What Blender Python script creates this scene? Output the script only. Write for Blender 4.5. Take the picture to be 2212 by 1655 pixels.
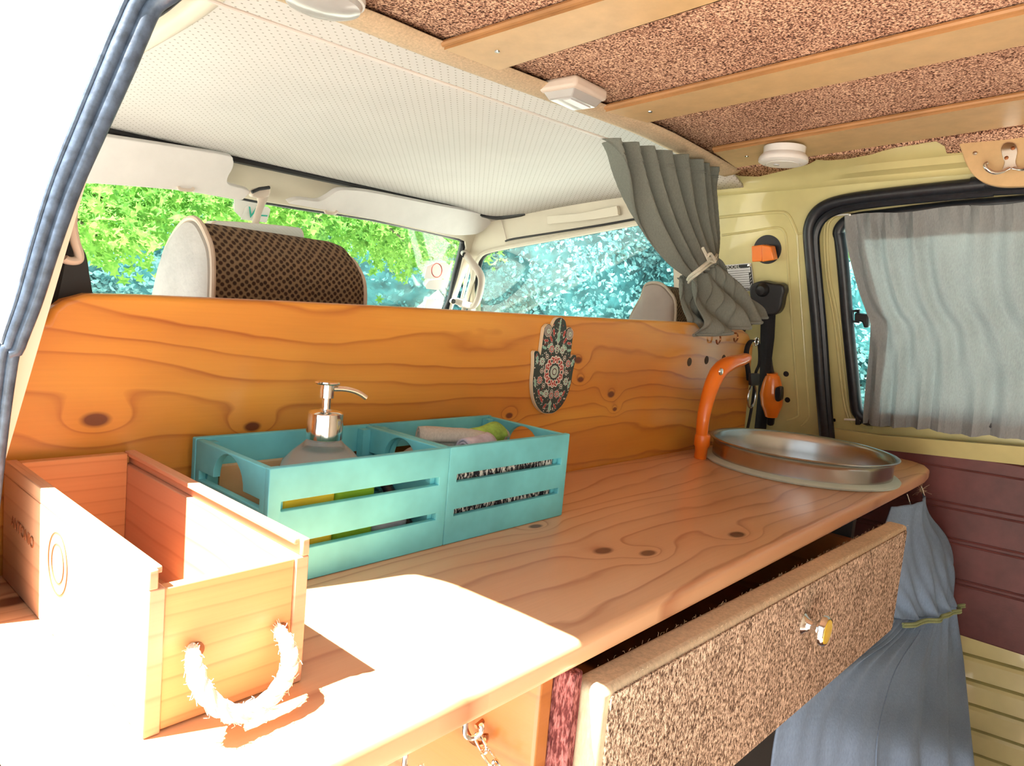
import bpy, bmesh, math, random
import numpy as np
from mathutils import Vector, Matrix
random.seed(7); rng = np.random.default_rng(7)
for o in list(bpy.data.objects): bpy.data.objects.remove(o)
S = bpy.context.scene
PI = math.pi

# ------------------------------------------------------------------ camera, light, exposure
FPX = 1543.6
R3 = np.array([[0.66477281, 0.01814336, -0.74682524],
               [-0.74142192, 0.13845831, -0.65659944],
               [0.09149124, 0.99020206, 0.10549521]])
EYE = np.array([0., 0., 1.])
cd = bpy.data.cameras.new('camera'); cam = bpy.data.objects.new('camera', cd)
S.collection.objects.link(cam); S.camera = cam
cd.sensor_width = 36; cd.lens = FPX / 2212 * 36; cd.clip_start = .01; cd.clip_end = 200
M = Matrix([list(R3[i]) + [EYE[i]] for i in range(3)] + [[0, 0, 0, 1]])
cam.matrix_world = M

SUN = Vector((.046, -.018, -.095)).normalized()          # direction the sunlight travels
sd = bpy.data.lights.new('sun', 'SUN'); sd.energy = 46; sd.angle = .009; sd.color = (1, .96, .88)
so = bpy.data.objects.new('sun', sd); S.collection.objects.link(so)
so.rotation_euler = SUN.to_track_quat('-Z', 'Y').to_euler(); so.location = (-3, 1, 6)
w = bpy.data.worlds.new('world'); S.world = w; w.use_nodes = True
wn = w.node_tree.nodes; bg = wn['Background']
bg.inputs[0].default_value = (.88, .95, 1, 1); bg.inputs[1].default_value = 1.5
S.view_settings.view_transform = 'Standard'; S.view_settings.look = 'None'
S.view_settings.gamma = 1; S.view_settings.use_curve_mapping = False
S.view_settings.exposure = 0.0

def P(x, y, n, d):
    """point of the plane n.p = d seen at photo position x, y (surveying the real planes of the van)"""
    n = np.array(n, float); c = np.array([x - 1106, -(y - 827.5), -FPX]); r = R3 @ c
    t = (d - n @ EYE) / (n @ r); return Vector(EYE + t * r)
WALL = ((1, 0, .2), 1.914); CEIL = ((0, .075, 1), 1.417); GLASS = ((0, 1, .58), 2.393)
def PW(x, y, off=0): return P(x, y, WALL[0], WALL[1] - off)
def PC(x, y, off=0): return P(x, y, CEIL[0], CEIL[1] - off)
def PG(x, y, off=0): return P(x, y, GLASS[0], GLASS[1] - off)
def PY(x, y, v): return P(x, y, (0, 1, 0), v)
def PX(x, y, v): return P(x, y, (1, 0, 0), v)
def PZ(x, y, v): return P(x, y, (0, 0, 1), v)

# ------------------------------------------------------------------ materials
class NT:
    def __init__(s, name):
        s.m = bpy.data.materials.new(name); s.m.use_nodes = True
        s.t = s.m.node_tree; s.n = s.t.nodes; s.b = s.n['Principled BSDF']; s.out = s.n['Material Output']
    def L(s, a, b): s.t.links.new(a, b)
    def node(s, ty, **k):
        n = s.n.new(ty)
        for a, b in k.items(): setattr(n, a, b)
        return n
    def inp(s, sock, v):
        if isinstance(v, bpy.types.NodeSocket): s.L(v, sock)
        else: sock.default_value = v
    def math(s, op, a, b=0.0, c=0.0):
        n = s.node('ShaderNodeMath', operation=op); s.inp(n.inputs[0], a); s.inp(n.inputs[1], b); s.inp(n.inputs[2], c)
        return n.outputs[0]
    def mix(s, f, a, b, bt='MIX'):
        n = s.node('ShaderNodeMix', data_type='RGBA', blend_type=bt)
        s.inp(n.inputs[0], f); s.inp(n.inputs[6], a); s.inp(n.inputs[7], b); return n.outputs[2]
    def coord(s, kind='Object'):
        if kind == 'World': return s.node('ShaderNodeNewGeometry').outputs['Position']
        return s.node('ShaderNodeTexCoord').outputs[kind]
    def mapping(s, v, scale=(1, 1, 1), rot=(0, 0, 0), loc=(0, 0, 0)):
        n = s.node('ShaderNodeMapping'); s.L(v, n.inputs[0])
        n.inputs[1].default_value = loc; n.inputs[2].default_value = rot; n.inputs[3].default_value = scale
        return n.outputs[0]
    def noise(s, v, scale, detail=3, rough=.5, out=0):
        n = s.node('ShaderNodeTexNoise'); s.L(v, n.inputs['Vector']); n.inputs['Scale'].default_value = scale
        n.inputs['Detail'].default_value = detail; n.inputs['Roughness'].default_value = rough; return n.outputs[out]
    def ramp(s, f, stops, interp='LINEAR'):
        n = s.node('ShaderNodeValToRGB'); s.L(f, n.inputs[0]); r = n.color_ramp; r.interpolation = interp
        while len(r.elements) < len(stops): r.elements.new(.5)
        for e, (p, c) in zip(r.elements, stops): e.position = p; e.color = c if len(c) == 4 else (*c, 1)
        return n.outputs[0]
    def bump(s, h, st=.3, dist=.002):
        n = s.node('ShaderNodeBump'); n.inputs['Strength'].default_value = st; n.inputs['Distance'].default_value = dist
        s.L(h, n.inputs['Height']); s.L(n.outputs[0], s.b.inputs['Normal'])
def col(c): return (*c, 1) if len(c) == 3 else c

def plain(name, c, rough=.5, metal=0, var=.06, vs=12, bump=0, bs=200, coat=0, trans=0):
    k = NT(name); v = k.coord()
    f = k.noise(v, vs, 4, .6)
    a = [x * (1 - var * 2.5) for x in c]; b = [min(1, x * (1 + var * 2)) for x in c]
    k.L(k.ramp(f, [(.3, a), (.7, b)]), k.b.inputs['Base Color'])
    k.b.inputs['Roughness'].default_value = rough; k.b.inputs['Metallic'].default_value = metal
    if coat: k.b.inputs['Coat Weight'].default_value = coat
    if trans: k.b.inputs['Transmission Weight'].default_value = trans
    if bump: k.bump(k.noise(v, bs, 3), bump, .001)
    return k.m

def wood(name, axes, base, dark, knots=(), freq=22, seed=0, kind='World', rough=.32, lines=.8, coat=.35):
    """pine: warped growth rings along axes[0], knots given in world coordinates (a, b, radius)"""
    k = NT(name); p = k.coord(kind); sep = k.node('ShaderNodeSeparateXYZ'); k.L(p, sep.inputs[0])
    A = sep.outputs[axes[0]]; B = sep.outputs[axes[1]]
    cmb = k.node('ShaderNodeCombineXYZ'); k.L(A, cmb.inputs[0]); k.L(B, cmb.inputs[1]); cmb.inputs[2].default_value = seed
    u = cmb.outputs[0]
    lo = k.noise(k.mapping(u, (1.5, 6, 1)), 1, 2, .45)
    lo2 = k.noise(k.mapping(u, (5, 14, 1)), 1, 3, .5)
    F = k.math('ADD', k.math('MULTIPLY', B, freq), k.math('MULTIPLY', lo, 5.0))
    F = k.math('ADD', F, k.math('MULTIPLY', lo2, .9))
    near = None
    for (a, b, r) in knots:
        da = k.math('MULTIPLY', k.math('SUBTRACT', A, a), .55); db = k.math('SUBTRACT', B, b)
        d2 = k.math('ADD', k.math('MULTIPLY', da, da), k.math('MULTIPLY', db, db))
        g = k.math('EXPONENT', k.math('MULTIPLY', d2, -1 / (r * r * 4)))
        F = k.math('ADD', F, k.math('MULTIPLY', g, 1.6))
        kk = k.math('EXPONENT', k.math('MULTIPLY', d2, -1 / (r * r * .55)))
        near = kk if near is None else k.math('MAXIMUM', near, kk)
    fr = k.math('FRACT', F)
    ring = k.ramp(fr, [(0, (0,) * 3), (.55, (.04,) * 3), (.80, (.28,) * 3), (.93, (1,) * 3), (1, (.1,) * 3)])
    wide = k.noise(k.mapping(u, (.9, 5, 1), loc=(3, 1, 0)), 1.6, 3, .5)
    c1 = k.ramp(wide, [(.28, base[0]), (.5, base[1]), (.72, base[2])])
    fib = k.noise(k.mapping(u, (9, 420, 1)), 1, 4, .6)
    soft = k.noise(k.mapping(u, (3, 30, 1), loc=(0, 4, 0)), 1, 3, .5)
    c2 = k.mix(k.math('MINIMUM', k.math('MULTIPLY', k.math('MULTIPLY', ring, lines), soft), 1), c1, col(dark))
    c3 = k.mix(k.math('MULTIPLY', fib, .16), c2, col([x * .55 for x in dark]))
    if near is not None:
        c3 = k.mix(k.math('MINIMUM', k.math('MULTIPLY', k.ramp(near, [(.25, (0,) * 3), (.62, (1,) * 3)]), .93), 1), c3, (.12, .022, .008, 1))
    k.L(c3, k.b.inputs['Base Color']); k.b.inputs['Roughness'].default_value = rough
    k.b.inputs['Coat Weight'].default_value = coat; k.b.inputs['Coat Roughness'].default_value = .22
    k.bump(k.math('SUBTRACT', k.math('MULTIPLY', fib, .6), k.math('MULTIPLY', ring, .3)), .12, .001)
    return k.m

def carpet(name, dark, mid, light, scale=150, stretch=(1, 1, 1)):
    k = NT(name); v = k.mapping(k.coord('World'), stretch)
    a = k.noise(v, scale, 2, .65); b = k.noise(k.mapping(v, loc=(5, 3, 1)), scale * .45, 2, .5); big = k.noise(v, 9, 2)
    f = k.math('ADD', k.math('MULTIPLY', a, .8), k.math('MULTIPLY', b, .2))
    f = k.math('ADD', f, k.math('MULTIPLY', k.math('SUBTRACT', big, .5), .08))
    k.L(k.ramp(f, [(.375, dark), (.45, [x * .6 for x in mid]), (.49, mid), (.58, light), (.66, [min(1, x * 1.25) for x in light])]), k.b.inputs['Base Color'])
    k.b.inputs['Roughness'].default_value = 1; k.b.inputs['Specular IOR Level'].default_value = .1
    k.bump(a, .9, .004); return k.m

def cloth(name, c, transl=.25, weave=900, var=.1, rough=.9):
    k = NT(name); v = k.coord('World')
    f = k.noise(k.mapping(v, (1, 1, .3)), weave * .5, 3, .7); g = k.noise(v, 7, 3)
    h = k.math('ADD', k.math('MULTIPLY', f, .6), k.math('MULTIPLY', g, .4))
    cc = k.ramp(h, [(.35, [x * (1 - var * 2) for x in c]), (.65, [min(1, x * (1 + var)) for x in c])])
    k.L(cc, k.b.inputs['Base Color']); k.b.inputs['Roughness'].default_value = rough; k.bump(f, .25, .001)
    if transl:
        tr = k.node('ShaderNodeBsdfTranslucent'); k.L(cc, tr.inputs[0]); mx = k.node('ShaderNodeMixShader')
        mx.inputs[0].default_value = transl; k.L(k.b.outputs[0], mx.inputs[1]); k.L(tr.outputs[0], mx.inputs[2])
        k.L(mx.outputs[0], k.out.inputs[0])
    return k.m

def glass(name, tint=(.93, 1, .98), gloss=.08):
    k = NT(name); t = k.node('ShaderNodeBsdfTransparent'); t.inputs[0].default_value = col(tint)
    g = k.node('ShaderNodeBsdfGlossy'); g.inputs['Roughness'].default_value = .02
    f = k.node('ShaderNodeFresnel'); f.inputs[0].default_value = 1.3
    mx = k.node('ShaderNodeMixShader'); k.L(k.math('MINIMUM', k.math('ADD', f.outputs[0], gloss * .2), .35), mx.inputs[0])
    k.L(t.outputs[0], mx.inputs[1]); k.L(g.outputs[0], mx.inputs[2]); k.L(mx.outputs[0], k.out.inputs[0]); return k.m

def leafmat(name, c1, c2, tr=.4):
    k = NT(name); v = k.coord('World'); f = k.noise(v, 3.0, 3, .6); g = k.noise(v, 40, 1)
    h = k.math('ADD', k.math('MULTIPLY', f, .55), k.math('MULTIPLY', g, .45))
    cc = k.ramp(h, [(.36, c1), (.6, c2)]); k.L(cc, k.b.inputs['Base Color']); k.b.inputs['Roughness'].default_value = .75; k.b.inputs['Specular IOR Level'].default_value = .2
    t = k.node('ShaderNodeBsdfTranslucent'); k.L(cc, t.inputs[0]); mx = k.node('ShaderNodeMixShader'); mx.inputs[0].default_value = tr
    k.L(k.b.outputs[0], mx.inputs[1]); k.L(t.outputs[0], mx.inputs[2]); k.L(mx.outputs[0], k.out.inputs[0]); return k.m

def dots(name, base, dot, pitch, r, plane=(0, 1), rot=PI / 4, rough=.6, bumpy=True, jitter=0.0, blur=.12):
    k = NT(name); sep = k.node('ShaderNodeSeparateXYZ'); k.L(k.coord('World'), sep.inputs[0])
    cmb = k.node('ShaderNodeCombineXYZ'); k.L(sep.outputs[plane[0]], cmb.inputs[0]); k.L(sep.outputs[plane[1]], cmb.inputs[1])
    vo = k.node('ShaderNodeTexVoronoi', voronoi_dimensions='2D'); k.L(k.mapping(cmb.outputs[0], rot=(0, 0, rot)), vo.inputs['Vector'])
    vo.inputs['Scale'].default_value = 1 / pitch; vo.inputs['Randomness'].default_value = jitter
    f = k.ramp(vo.outputs['Distance'], [(r * (1 - blur), (1,) * 3), (r * (1 + blur), (0,) * 3)])
    n = k.noise(k.coord('World'), 5, 3); b = k.ramp(n, [(.3, [x * .93 for x in base]), (.7, base)])
    k.L(k.mix(f, b, col(dot)), k.b.inputs['Base Color']); k.b.inputs['Roughness'].default_value = rough
    if bumpy: k.bump(k.math('SUBTRACT', 1, f), .4, .001)
    return k.m

def W3(px, plane, r): v = P(px[0], px[1], *plane); return v, r
PANY = .6625
kn_panel = []
for (x, y, r) in [(207, 907, .009), (545, 922, .007), (1100, 898, .006), (1254, 820, .0065), (1249, 778, .008), (1320, 852, .008), (1328, 884, .005)]:
    v = PY(x, y, PANY); kn_panel.append((v.x, v.z, r))
kn_top = []
for (x, y, r) in [(1157, 1137, .008), (1303, 1190, .011), (1592, 1155, .012), (1400, 1195, .010), (20, 1300, .012)]:
    v = PZ(x, y, .75); kn_top.append((v.x, v.y, r))
m = {}
m['panel'] = wood('pine_partition', (0, 2), [(.56, .19, .026), (.68, .28, .040), (.78, .40, .065)], (.30, .055, .008), kn_panel, 34, 0, lines=1.15)
m['top'] = wood('pine_worktop', (0, 1), [(.66, .32, .155), (.74, .41, .22), (.82, .50, .29)], (.36, .10, .035), kn_top, 30, 5, lines=1.2)
m['box'] = wood('pine_box', (0, 2), [(.66, .30, .12), (.72, .36, .15), (.76, .42, .19)], (.42, .15, .05), (), 75, 9, lines=.9, rough=.5, coat=.1)
m['boxside'] = wood('pine_box_side', (1, 2), [(.60, .29, .16), (.66, .34, .20), (.72, .40, .25)], (.38, .14, .07), (), 60, 3, lines=.7, rough=.5, coat=.1)
m['board'] = wood('pine_board', (1, 2), [(.42, .15, .035), (.48, .19, .05), (.52, .22, .07)], (.24, .07, .016), (), 26, 13, lines=.9)
m['ceilcarpet'] = carpet('ceiling_carpet', (.05, .02, .018), (.52, .27, .18), (.92, .62, .44), 330, (1, 1, 1))
m['drawcarpet'] = carpet('drawer_carpet', (.09, .05, .035), (.42, .29, .20), (.72, .54, .41), 330, (1.3, 1.3, .7))
m['floorcarpet'] = carpet('floor_carpet', (.13, .07, .05), (.28, .16, .12), (.38, .25, .20), 120)
m['redcarpet'] = carpet('burgundy_felt', (.12, .03, .03), (.24, .07, .065), (.36, .14, .13), 400, (1, 1, .3))
m['trimcloth'] = cloth('burlap_trim', (.66, .50, .33), 0, 500, .15)
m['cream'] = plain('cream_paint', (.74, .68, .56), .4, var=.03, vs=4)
m['yellow'] = plain('pale_yellow_paint', (.62, .56, .26), .33, var=.07, vs=5, coat=.3)
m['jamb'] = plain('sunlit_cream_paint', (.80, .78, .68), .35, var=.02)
m['head'] = dots('perforated_headliner', (.76, .745, .73), (.34, .31, .28), .0115, .125)
m['rubber'] = plain('black_rubber', (.012, .015, .022), .38, var=.15, vs=80)
m['leftrubber'] = plain('weathered_rubber', (.05, .07, .105), .38, var=.2, vs=120, bump=.3)
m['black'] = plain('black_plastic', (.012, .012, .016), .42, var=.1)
m['belt'] = cloth('black_webbing', (.013, .013, .017), 0, 800, .2)
m['slat'] = plain('tan_laminate', (.62, .42, .21), .45, var=.04, vs=30, bump=.05)
m['slatedge'] = plain('tan_laminate_edge', (.42, .21, .08), .5, var=.08)
m['visor'] = plain('white_vinyl', (.86, .84, .84), .5, var=.02, bump=.1)
m['white'] = plain('white_plastic', (.82, .82, .80), .35, var=.02)
m['beige'] = plain('beige_plastic', (.68, .58, .50), .4, var=.03)
m['chrome'] = plain('polished_steel', (.85, .84, .82), .12, 1, .02)
m['steel'] = plain('brushed_steel', (.50, .51, .50), .26, 1, .04)
m['brass'] = plain('bronze_hook', (.45, .18, .08), .3, 1, .1)
m['orange'] = plain('orange_plastic', (.92, .22, .015), .28, var=.03, coat=.4)
m['teal'] = plain('turquoise_paint', (.16, .60, .66), .6, var=.10, vs=9, bump=.12, bs=120)
m['grey'] = cloth('grey_green_cotton', (.20, .215, .19), .10)
m['greylight'] = cloth('grey_window_cotton', (.36, .385, .395), .30)
m['greyhem'] = cloth('grey_hem_cotton', (.24, .26, .25), .12)
m['blue'] = cloth('blue_grey_cotton', (.24, .35, .52), .08)
m['cord'] = cloth('pale_cord', (.62, .60, .50), 0)
m['greencord'] = cloth('green_cord', (.30, .36, .18), 0)
m['rope'] = cloth('sisal_rope', (.88, .82, .70), 0, 500, .1)
m['burgundy'] = plain('burgundy_vinyl', (.13, .035, .034), .5, var=.12, vs=14, bump=.2, bs=300)
m['lever'] = plain('grey_leather', (.44, .44, .42), .45, var=.08, bump=.5, bs=160)
m['taupe'] = plain('taupe_leather', (.42, .35, .31), .5, var=.04)
m['piping'] = plain('piping_vinyl', (.55, .47, .38), .5)
m['tweed'] = dots('tweed_fabric', (.21, .15, .09), (.028, .014, .007), .0068, .37, (0, 2), .9, .95, True, .25, .25)
m['glass'] = glass('clear_glass'); m['tint'] = glass('window_glass', (.86, .97, .95))
m['mirror'] = plain('mirror_silver', (.9, .9, .88), .03, 1, 0)
m['ground'] = plain('pale_bounce_ground', (.52, .50, .46), .9, var=.1, vs=2)  # unseen ground, made pale to bounce sunlight up onto the ceiling
m['leaf_far'] = leafmat('blue_green_leaves', (.03, .17, .20), (.20, .50, .53), .35)
m['leaf_far2'] = leafmat('pale_blue_green_leaves', (.07, .27, .31), (.36, .64, .66), .35)
m['leaf_near'] = leafmat('lime_green_leaves', (.06, .20, .03), (.22, .42, .08), .5)
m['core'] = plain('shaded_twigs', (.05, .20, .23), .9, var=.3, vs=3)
m['bark'] = plain('bark', (.10, .075, .05), .9, var=.2, vs=20, bump=.5, bs=60)
m['dash'] = plain('dashboard_vinyl', (.05, .045, .04), .6, bump=.2)
m['frost'] = plain('frosted_glass', (.86, .95, .95), .22, var=.01, trans=.9)
m['gasket'] = plain('pale_gasket', (.50, .60, .54), .45, var=.03)
m['silver'] = plain('silver_plate', (.70, .70, .72), .35, .3, .04)
m['stamp'] = plain('branded_ink', (.26, .08, .025), .8)
m['teal_ink'] = plain('sticker_green', (.03, .42, .33), .5)
m['yel'] = plain('yellow_sponge', (.85, .60, .04), .8, bump=.5, bs=90)
m['grn'] = plain('green_scourer', (.30, .55, .03), .8, bump=.6, bs=200)
m['knobyellow'] = plain('yellow_enamel', (.80, .52, .03), .25, coat=.5)
m['clearplas'] = plain('clear_lens', (.80, .80, .80), .15, var=.01, trans=.5)
m['terry'] = plain('terry_green', (.35, .62, .12), .95, var=.15, vs=60, bump=1, bs=90)
m['terrygrey'] = plain('terry_lilac', (.58, .56, .66), .95, var=.1, vs=60, bump=1, bs=90)
m['greycloth'] = cloth('towel_back', (.52, .52, .46), 0)
kz = NT('black_white_weave'); zz = kz.noise(kz.mapping(kz.coord('World'), (1, 1, .25), rot=(0, .6, 0)), 420, 2, .7)
kz.L(kz.ramp(zz, [(.5, (.012, .012, .018)), (.56, (.75, .72, .66))]), kz.b.inputs['Base Color']); kz.b.inputs['Roughness'].default_value = .9; m['weave'] = kz.m
for nm, c in [('h_dark', (.035, .055, .05)), ('h_teal', (.28, .52, .42)), ('h_red', (.42, .06, .05)), ('h_white', (.80, .74, .66)), ('h_wood', (.74, .62, .42))]:
    m[nm] = plain(nm, c, .45, var=.03)

# ------------------------------------------------------------------ mesh building
class MB:
    def __init__(s): s.v = []; s.f = []; s.mi = []; s.cur = 0
    def add(s, vs, fs):
        b = len(s.v); s.v += [Vector(a) for a in vs]; s.f += [tuple(b + i for i in f) for f in fs]; s.mi += [s.cur] * len(fs); return s
    def box(s, lo, hi, rot=None, piv=None):
        (a, b, c), (d, e, f) = lo, hi
        vs = [Vector(p) for p in [(a, b, c), (d, b, c), (d, e, c), (a, e, c), (a, b, f), (d, b, f), (d, e, f), (a, e, f)]]
        if rot is not None:
            pv = Vector(piv) if piv is not None else sum(vs, Vector()) / 8
            vs = [rot @ (v - pv) + pv for v in vs]
        return s.add(vs, [(0, 3, 2, 1), (4, 5, 6, 7), (0, 1, 5, 4), (1, 2, 6, 5), (2, 3, 7, 6), (3, 0, 4, 7)])
    def tube(s, pts, r, n=10, closed=False, caps=True, flat=1.0):
        pts = [Vector(p) for p in pts]; N = len(pts); rr = r if isinstance(r, (list, tuple)) else [r] * N
        vs = []; prev = None
        for i, p in enumerate(pts):
            a = pts[i - 1] if (i > 0 or closed) else p; b = pts[(i + 1) % N] if (i < N - 1 or closed) else p
            t = (b - a).normalized()
            if prev is None:
                up = Vector((0, 0, 1)) if abs(t.z) < .9 else Vector((1, 0, 0)); x = t.cross(up).normalized()
            else: x = (prev - t * prev.dot(t)).normalized()
            prev = x; y = t.cross(x)
            for k in range(n):
                an = 2 * PI * k / n; vs.append(p + (x * math.cos(an) + y * math.sin(an) * flat) * rr[i])
        fs = []
        for i in range(N if closed else N - 1):
            j = (i + 1) % N
            for k in range(n): q = (k + 1) % n; fs.append((i * n + k, i * n + q, j * n + q, j * n + k))
        if caps and not closed: fs.append(tuple(range(n - 1, -1, -1))); fs.append(tuple((N - 1) * n + k for k in range(n)))
        return s.add(vs, fs)
    def lathe(s, prof, c=(0, 0, 0), axis=(0, 0, 1), n=32, caps=True):
        c = Vector(c); q = Vector((0, 0, 1)).rotation_difference(Vector(axis).normalized()); vs = []
        for (r, h) in prof:
            for k in range(n):
                a = 2 * PI * k / n; vs.append(c + q @ Vector((r * math.cos(a), r * math.sin(a), h)))
        fs = []
        for i in range(len(prof) - 1):
            for k in range(n): j = (k + 1) % n; fs.append((i * n + k, i * n + j, (i + 1) * n + j, (i + 1) * n + k))
        if caps and prof[0][0] > 1e-6: fs.append(tuple(range(n - 1, -1, -1)))
        if caps and prof[-1][0] > 1e-6: fs.append(tuple((len(prof) - 1) * n + k for k in range(n)))
        return s.add(vs, fs)
    def grid(s, rows, closed=False):
        n = len(rows[0]); vs = [p for r in rows for p in r]; fs = []
        for i in range(len(rows) - 1):
            for k in range(n if closed else n - 1):
                j = (k + 1) % n; fs.append((i * n + k, i * n + j, (i + 1) * n + j, (i + 1) * n + k))
        return s.add(vs, fs)
    def prism(s, poly, vec):
        n = len(poly); v = Vector(vec); vs = [Vector(p) for p in poly] + [Vector(p) + v for p in poly]
        return s.add(vs, [tuple(range(n - 1, -1, -1)), tuple(range(n, 2 * n))] + [(i, (i + 1) % n, n + (i + 1) % n, n + i) for i in range(n)])
    def sphere(s, c, r, n=16, sc=(1, 1, 1)):
        c = Vector(c); rows = []
        for i in range(n // 2 + 1):
            t = PI * i / (n // 2); rows.append([c + Vector((sc[0] * r * math.sin(t) * math.cos(2 * PI * k / n), sc[1] * r * math.sin(t) * math.sin(2 * PI * k / n), sc[2] * r * math.cos(t))) for k in range(n)])
        return s.grid(rows, True)
    def mat(s, i): s.cur = i; return s

def link(o): S.collection.objects.link(o); return o
def thing(name, label, cat, loc, group=None):
    o = link(bpy.data.objects.new(name, None)); o.location = loc; o.empty_display_size = .05
    o['label'] = label; o['category'] = cat
    if group: o['group'] = group
    return o
def wloc(o):
    v = Vector(o.location)
    while o.parent: o = o.parent; v += Vector(o.location)
    return v
def obj(name, mb, mat, parent=None, smooth=True, bevel=0, label=None, cat=None, group=None, kind=None, seg=2, solid=0, sub=0, auto=40, off=0):
    mats = mat if isinstance(mat, (list, tuple)) else [mat]
    if isinstance(mb, bpy.types.Mesh): me = mb; vs = [v.co for v in me.vertices]
    else: me = None; vs = mb.v
    if parent: base = wloc(parent); loc = Vector((0, 0, 0))
    else:
        lo = [min(v[i] for v in vs) for i in range(3)]; hi = [max(v[i] for v in vs) for i in range(3)]
        base = Vector(((lo[0] + hi[0]) / 2, (lo[1] + hi[1]) / 2, lo[2])); loc = base
    if me is None:
        me = bpy.data.meshes.new(name); me.from_pydata([tuple(v - base) for v in vs], [], mb.f)
        bm = bmesh.new(); bm.from_mesh(me); bmesh.ops.recalc_face_normals(bm, faces=bm.faces); bm.to_mesh(me); bm.free()
    else: me.transform(Matrix.Translation(-base))
    me.name = name
    me.materials.clear()
    for x in mats: me.materials.append(m[x] if isinstance(x, str) else x)
    if not isinstance(mb, bpy.types.Mesh):
        for p, i in zip(me.polygons, mb.mi): p.material_index = i
    for p in me.polygons: p.use_smooth = smooth
    o = link(bpy.data.objects.new(name, me)); o.location = loc
    if parent: o.parent = parent
    if solid: d = o.modifiers.new('solidify', 'SOLIDIFY'); d.thickness = solid; d.offset = off
    if bevel: d = o.modifiers.new('bevel', 'BEVEL'); d.width = bevel; d.segments = seg; d.limit_method = 'ANGLE'; d.angle_limit = .6
    if sub: d = o.modifiers.new('subsurf', 'SUBSURF'); d.levels = sub; d.render_levels = sub
    if smooth:
        try: me.set_sharp_from_angle(angle=math.radians(auto))
        except Exception: pass
    if label: o['label'] = label
    if cat: o['category'] = cat
    if group: o['group'] = group
    if kind: o['kind'] = kind
    return o
def struct(name, mb, mat, **k): return obj(name, mb, mat, kind='structure', **k)

def plate(outline, holes, u, v, org, thick, bevel=0.0):
    """flat sheet with holes; u, v unit axes; outline/holes in (u, v) metres; grows along u x v"""
    cu = bpy.data.curves.new('t', 'CURVE'); cu.dimensions = '2D'; cu.fill_mode = 'BOTH'
    for loop in [outline] + list(holes):
        sp = cu.splines.new('POLY'); sp.points.add(len(loop) - 1); sp.use_cyclic_u = True
        for p, (a, b) in zip(sp.points, loop): p.co = (a, b, 0, 1)
    cu.extrude = thick / 2; cu.bevel_depth = bevel; cu.bevel_resolution = 2
    if bevel: cu.offset = -bevel; cu.extrude = max(thick / 2 - bevel, 1e-5)
    o = link(bpy.data.objects.new('t', cu)); dg = bpy.context.evaluated_depsgraph_get()
    me = bpy.data.meshes.new_from_object(o.evaluated_get(dg)); bpy.data.objects.remove(o); bpy.data.curves.remove(cu)
    u = Vector(u).normalized(); v = Vector(v).normalized(); n = u.cross(v)
    A = Matrix((u, v, n)).transposed().to_4x4(); A.translation = Vector(org) + n * thick / 2
    me.transform(A)
    bm = bmesh.new(); bm.from_mesh(me); bmesh.ops.remove_doubles(bm, verts=bm.verts, dist=1e-5); bm.to_mesh(me); bm.free()
    return me
def rrect(x0, y0, x1, y1, r, n=6):
    rs = r if isinstance(r, (list, tuple)) else [r] * 4; out = []
    for (cx, cy, a0, q) in [(x1, y1, 0, rs[0]), (x0, y1, 90, rs[1]), (x0, y0, 180, rs[2]), (x1, y0, 270, rs[3])]:
        c = (cx - q if cx == x1 else cx + q, cy - q if cy == y1 else cy + q)
        for i in range(n + 1):
            a = math.radians(a0 + 90 * i / n); out.append((c[0] + q * math.cos(a), c[1] + q * math.sin(a)))
    return out
def smooth(pts, n=6, closed=False):
    pts = [Vector(p) for p in pts]; N = len(pts); out = []
    rg = N if closed else N - 1
    for i in range(rg):
        p1 = pts[i]; p2 = pts[(i + 1) % N]
        p0 = pts[i - 1] if (closed or i > 0) else p1; p3 = pts[(i + 2) % N] if (closed or i + 2 < N) else p2
        for k in range(n):
            t = k / n; out.append(.5 * ((2 * p1) + (p2 - p0) * t + (2 * p0 - 5 * p1 + 4 * p2 - p3) * t * t + (3 * p1 - p0 - 3 * p2 + p3) * t ** 3))
    if not closed: out.append(pts[-1])
    return out
def text_mesh(body, size, u, v, org, depth=.0004, align='LEFT'):
    cu = bpy.data.curves.new('t', 'FONT'); cu.body = body; cu.size = size; cu.extrude = depth / 2; cu.align_x = align; cu.resolution_u = 3
    o = link(bpy.data.objects.new('t', cu)); dg = bpy.context.evaluated_depsgraph_get()
    me = bpy.data.meshes.new_from_object(o.evaluated_get(dg)); bpy.data.objects.remove(o); bpy.data.curves.remove(cu)
    u = Vector(u).normalized(); v = Vector(v).normalized(); n = u.cross(v)
    A = Matrix((u, v, n)).transposed().to_4x4(); A.translation = Vector(org); me.transform(A); return me
def from_mesh(mb, me):
    return mb.add([v.co.copy() for v in me.vertices], [tuple(p.vertices) for p in me.polygons])
def copy_tree(o, dx, label=None, parent=None):
    c = o.copy(); S.collection.objects.link(c); c.parent = parent
    if parent is None: c.location = Vector(o.location) + Vector(dx)
    if label: c['label'] = label
    for ch in list(o.children): copy_tree(ch, dx, None, c)
    return c
Wn = Vector((-1, 0, -.2)).normalized()                    # wall normal towards the room
Wu = Vector((0, -1, 0)); Wv = Vector((-.2, 0, 1)).normalized()
def wuv(x, y, off=0):                                     # photo position on the wall -> sheet coordinates
    p = PW(x, y, off); return (-p.y, (p.z - .77) / Wv.z)
WO = Vector((1.76, 0, .77))

# ------------------------------------------------------------------ setting
struct('floor', MB().box((.12, -.7, -.03), (1.95, 2.05, 0)), 'floorcarpet', smooth=False)
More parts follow.
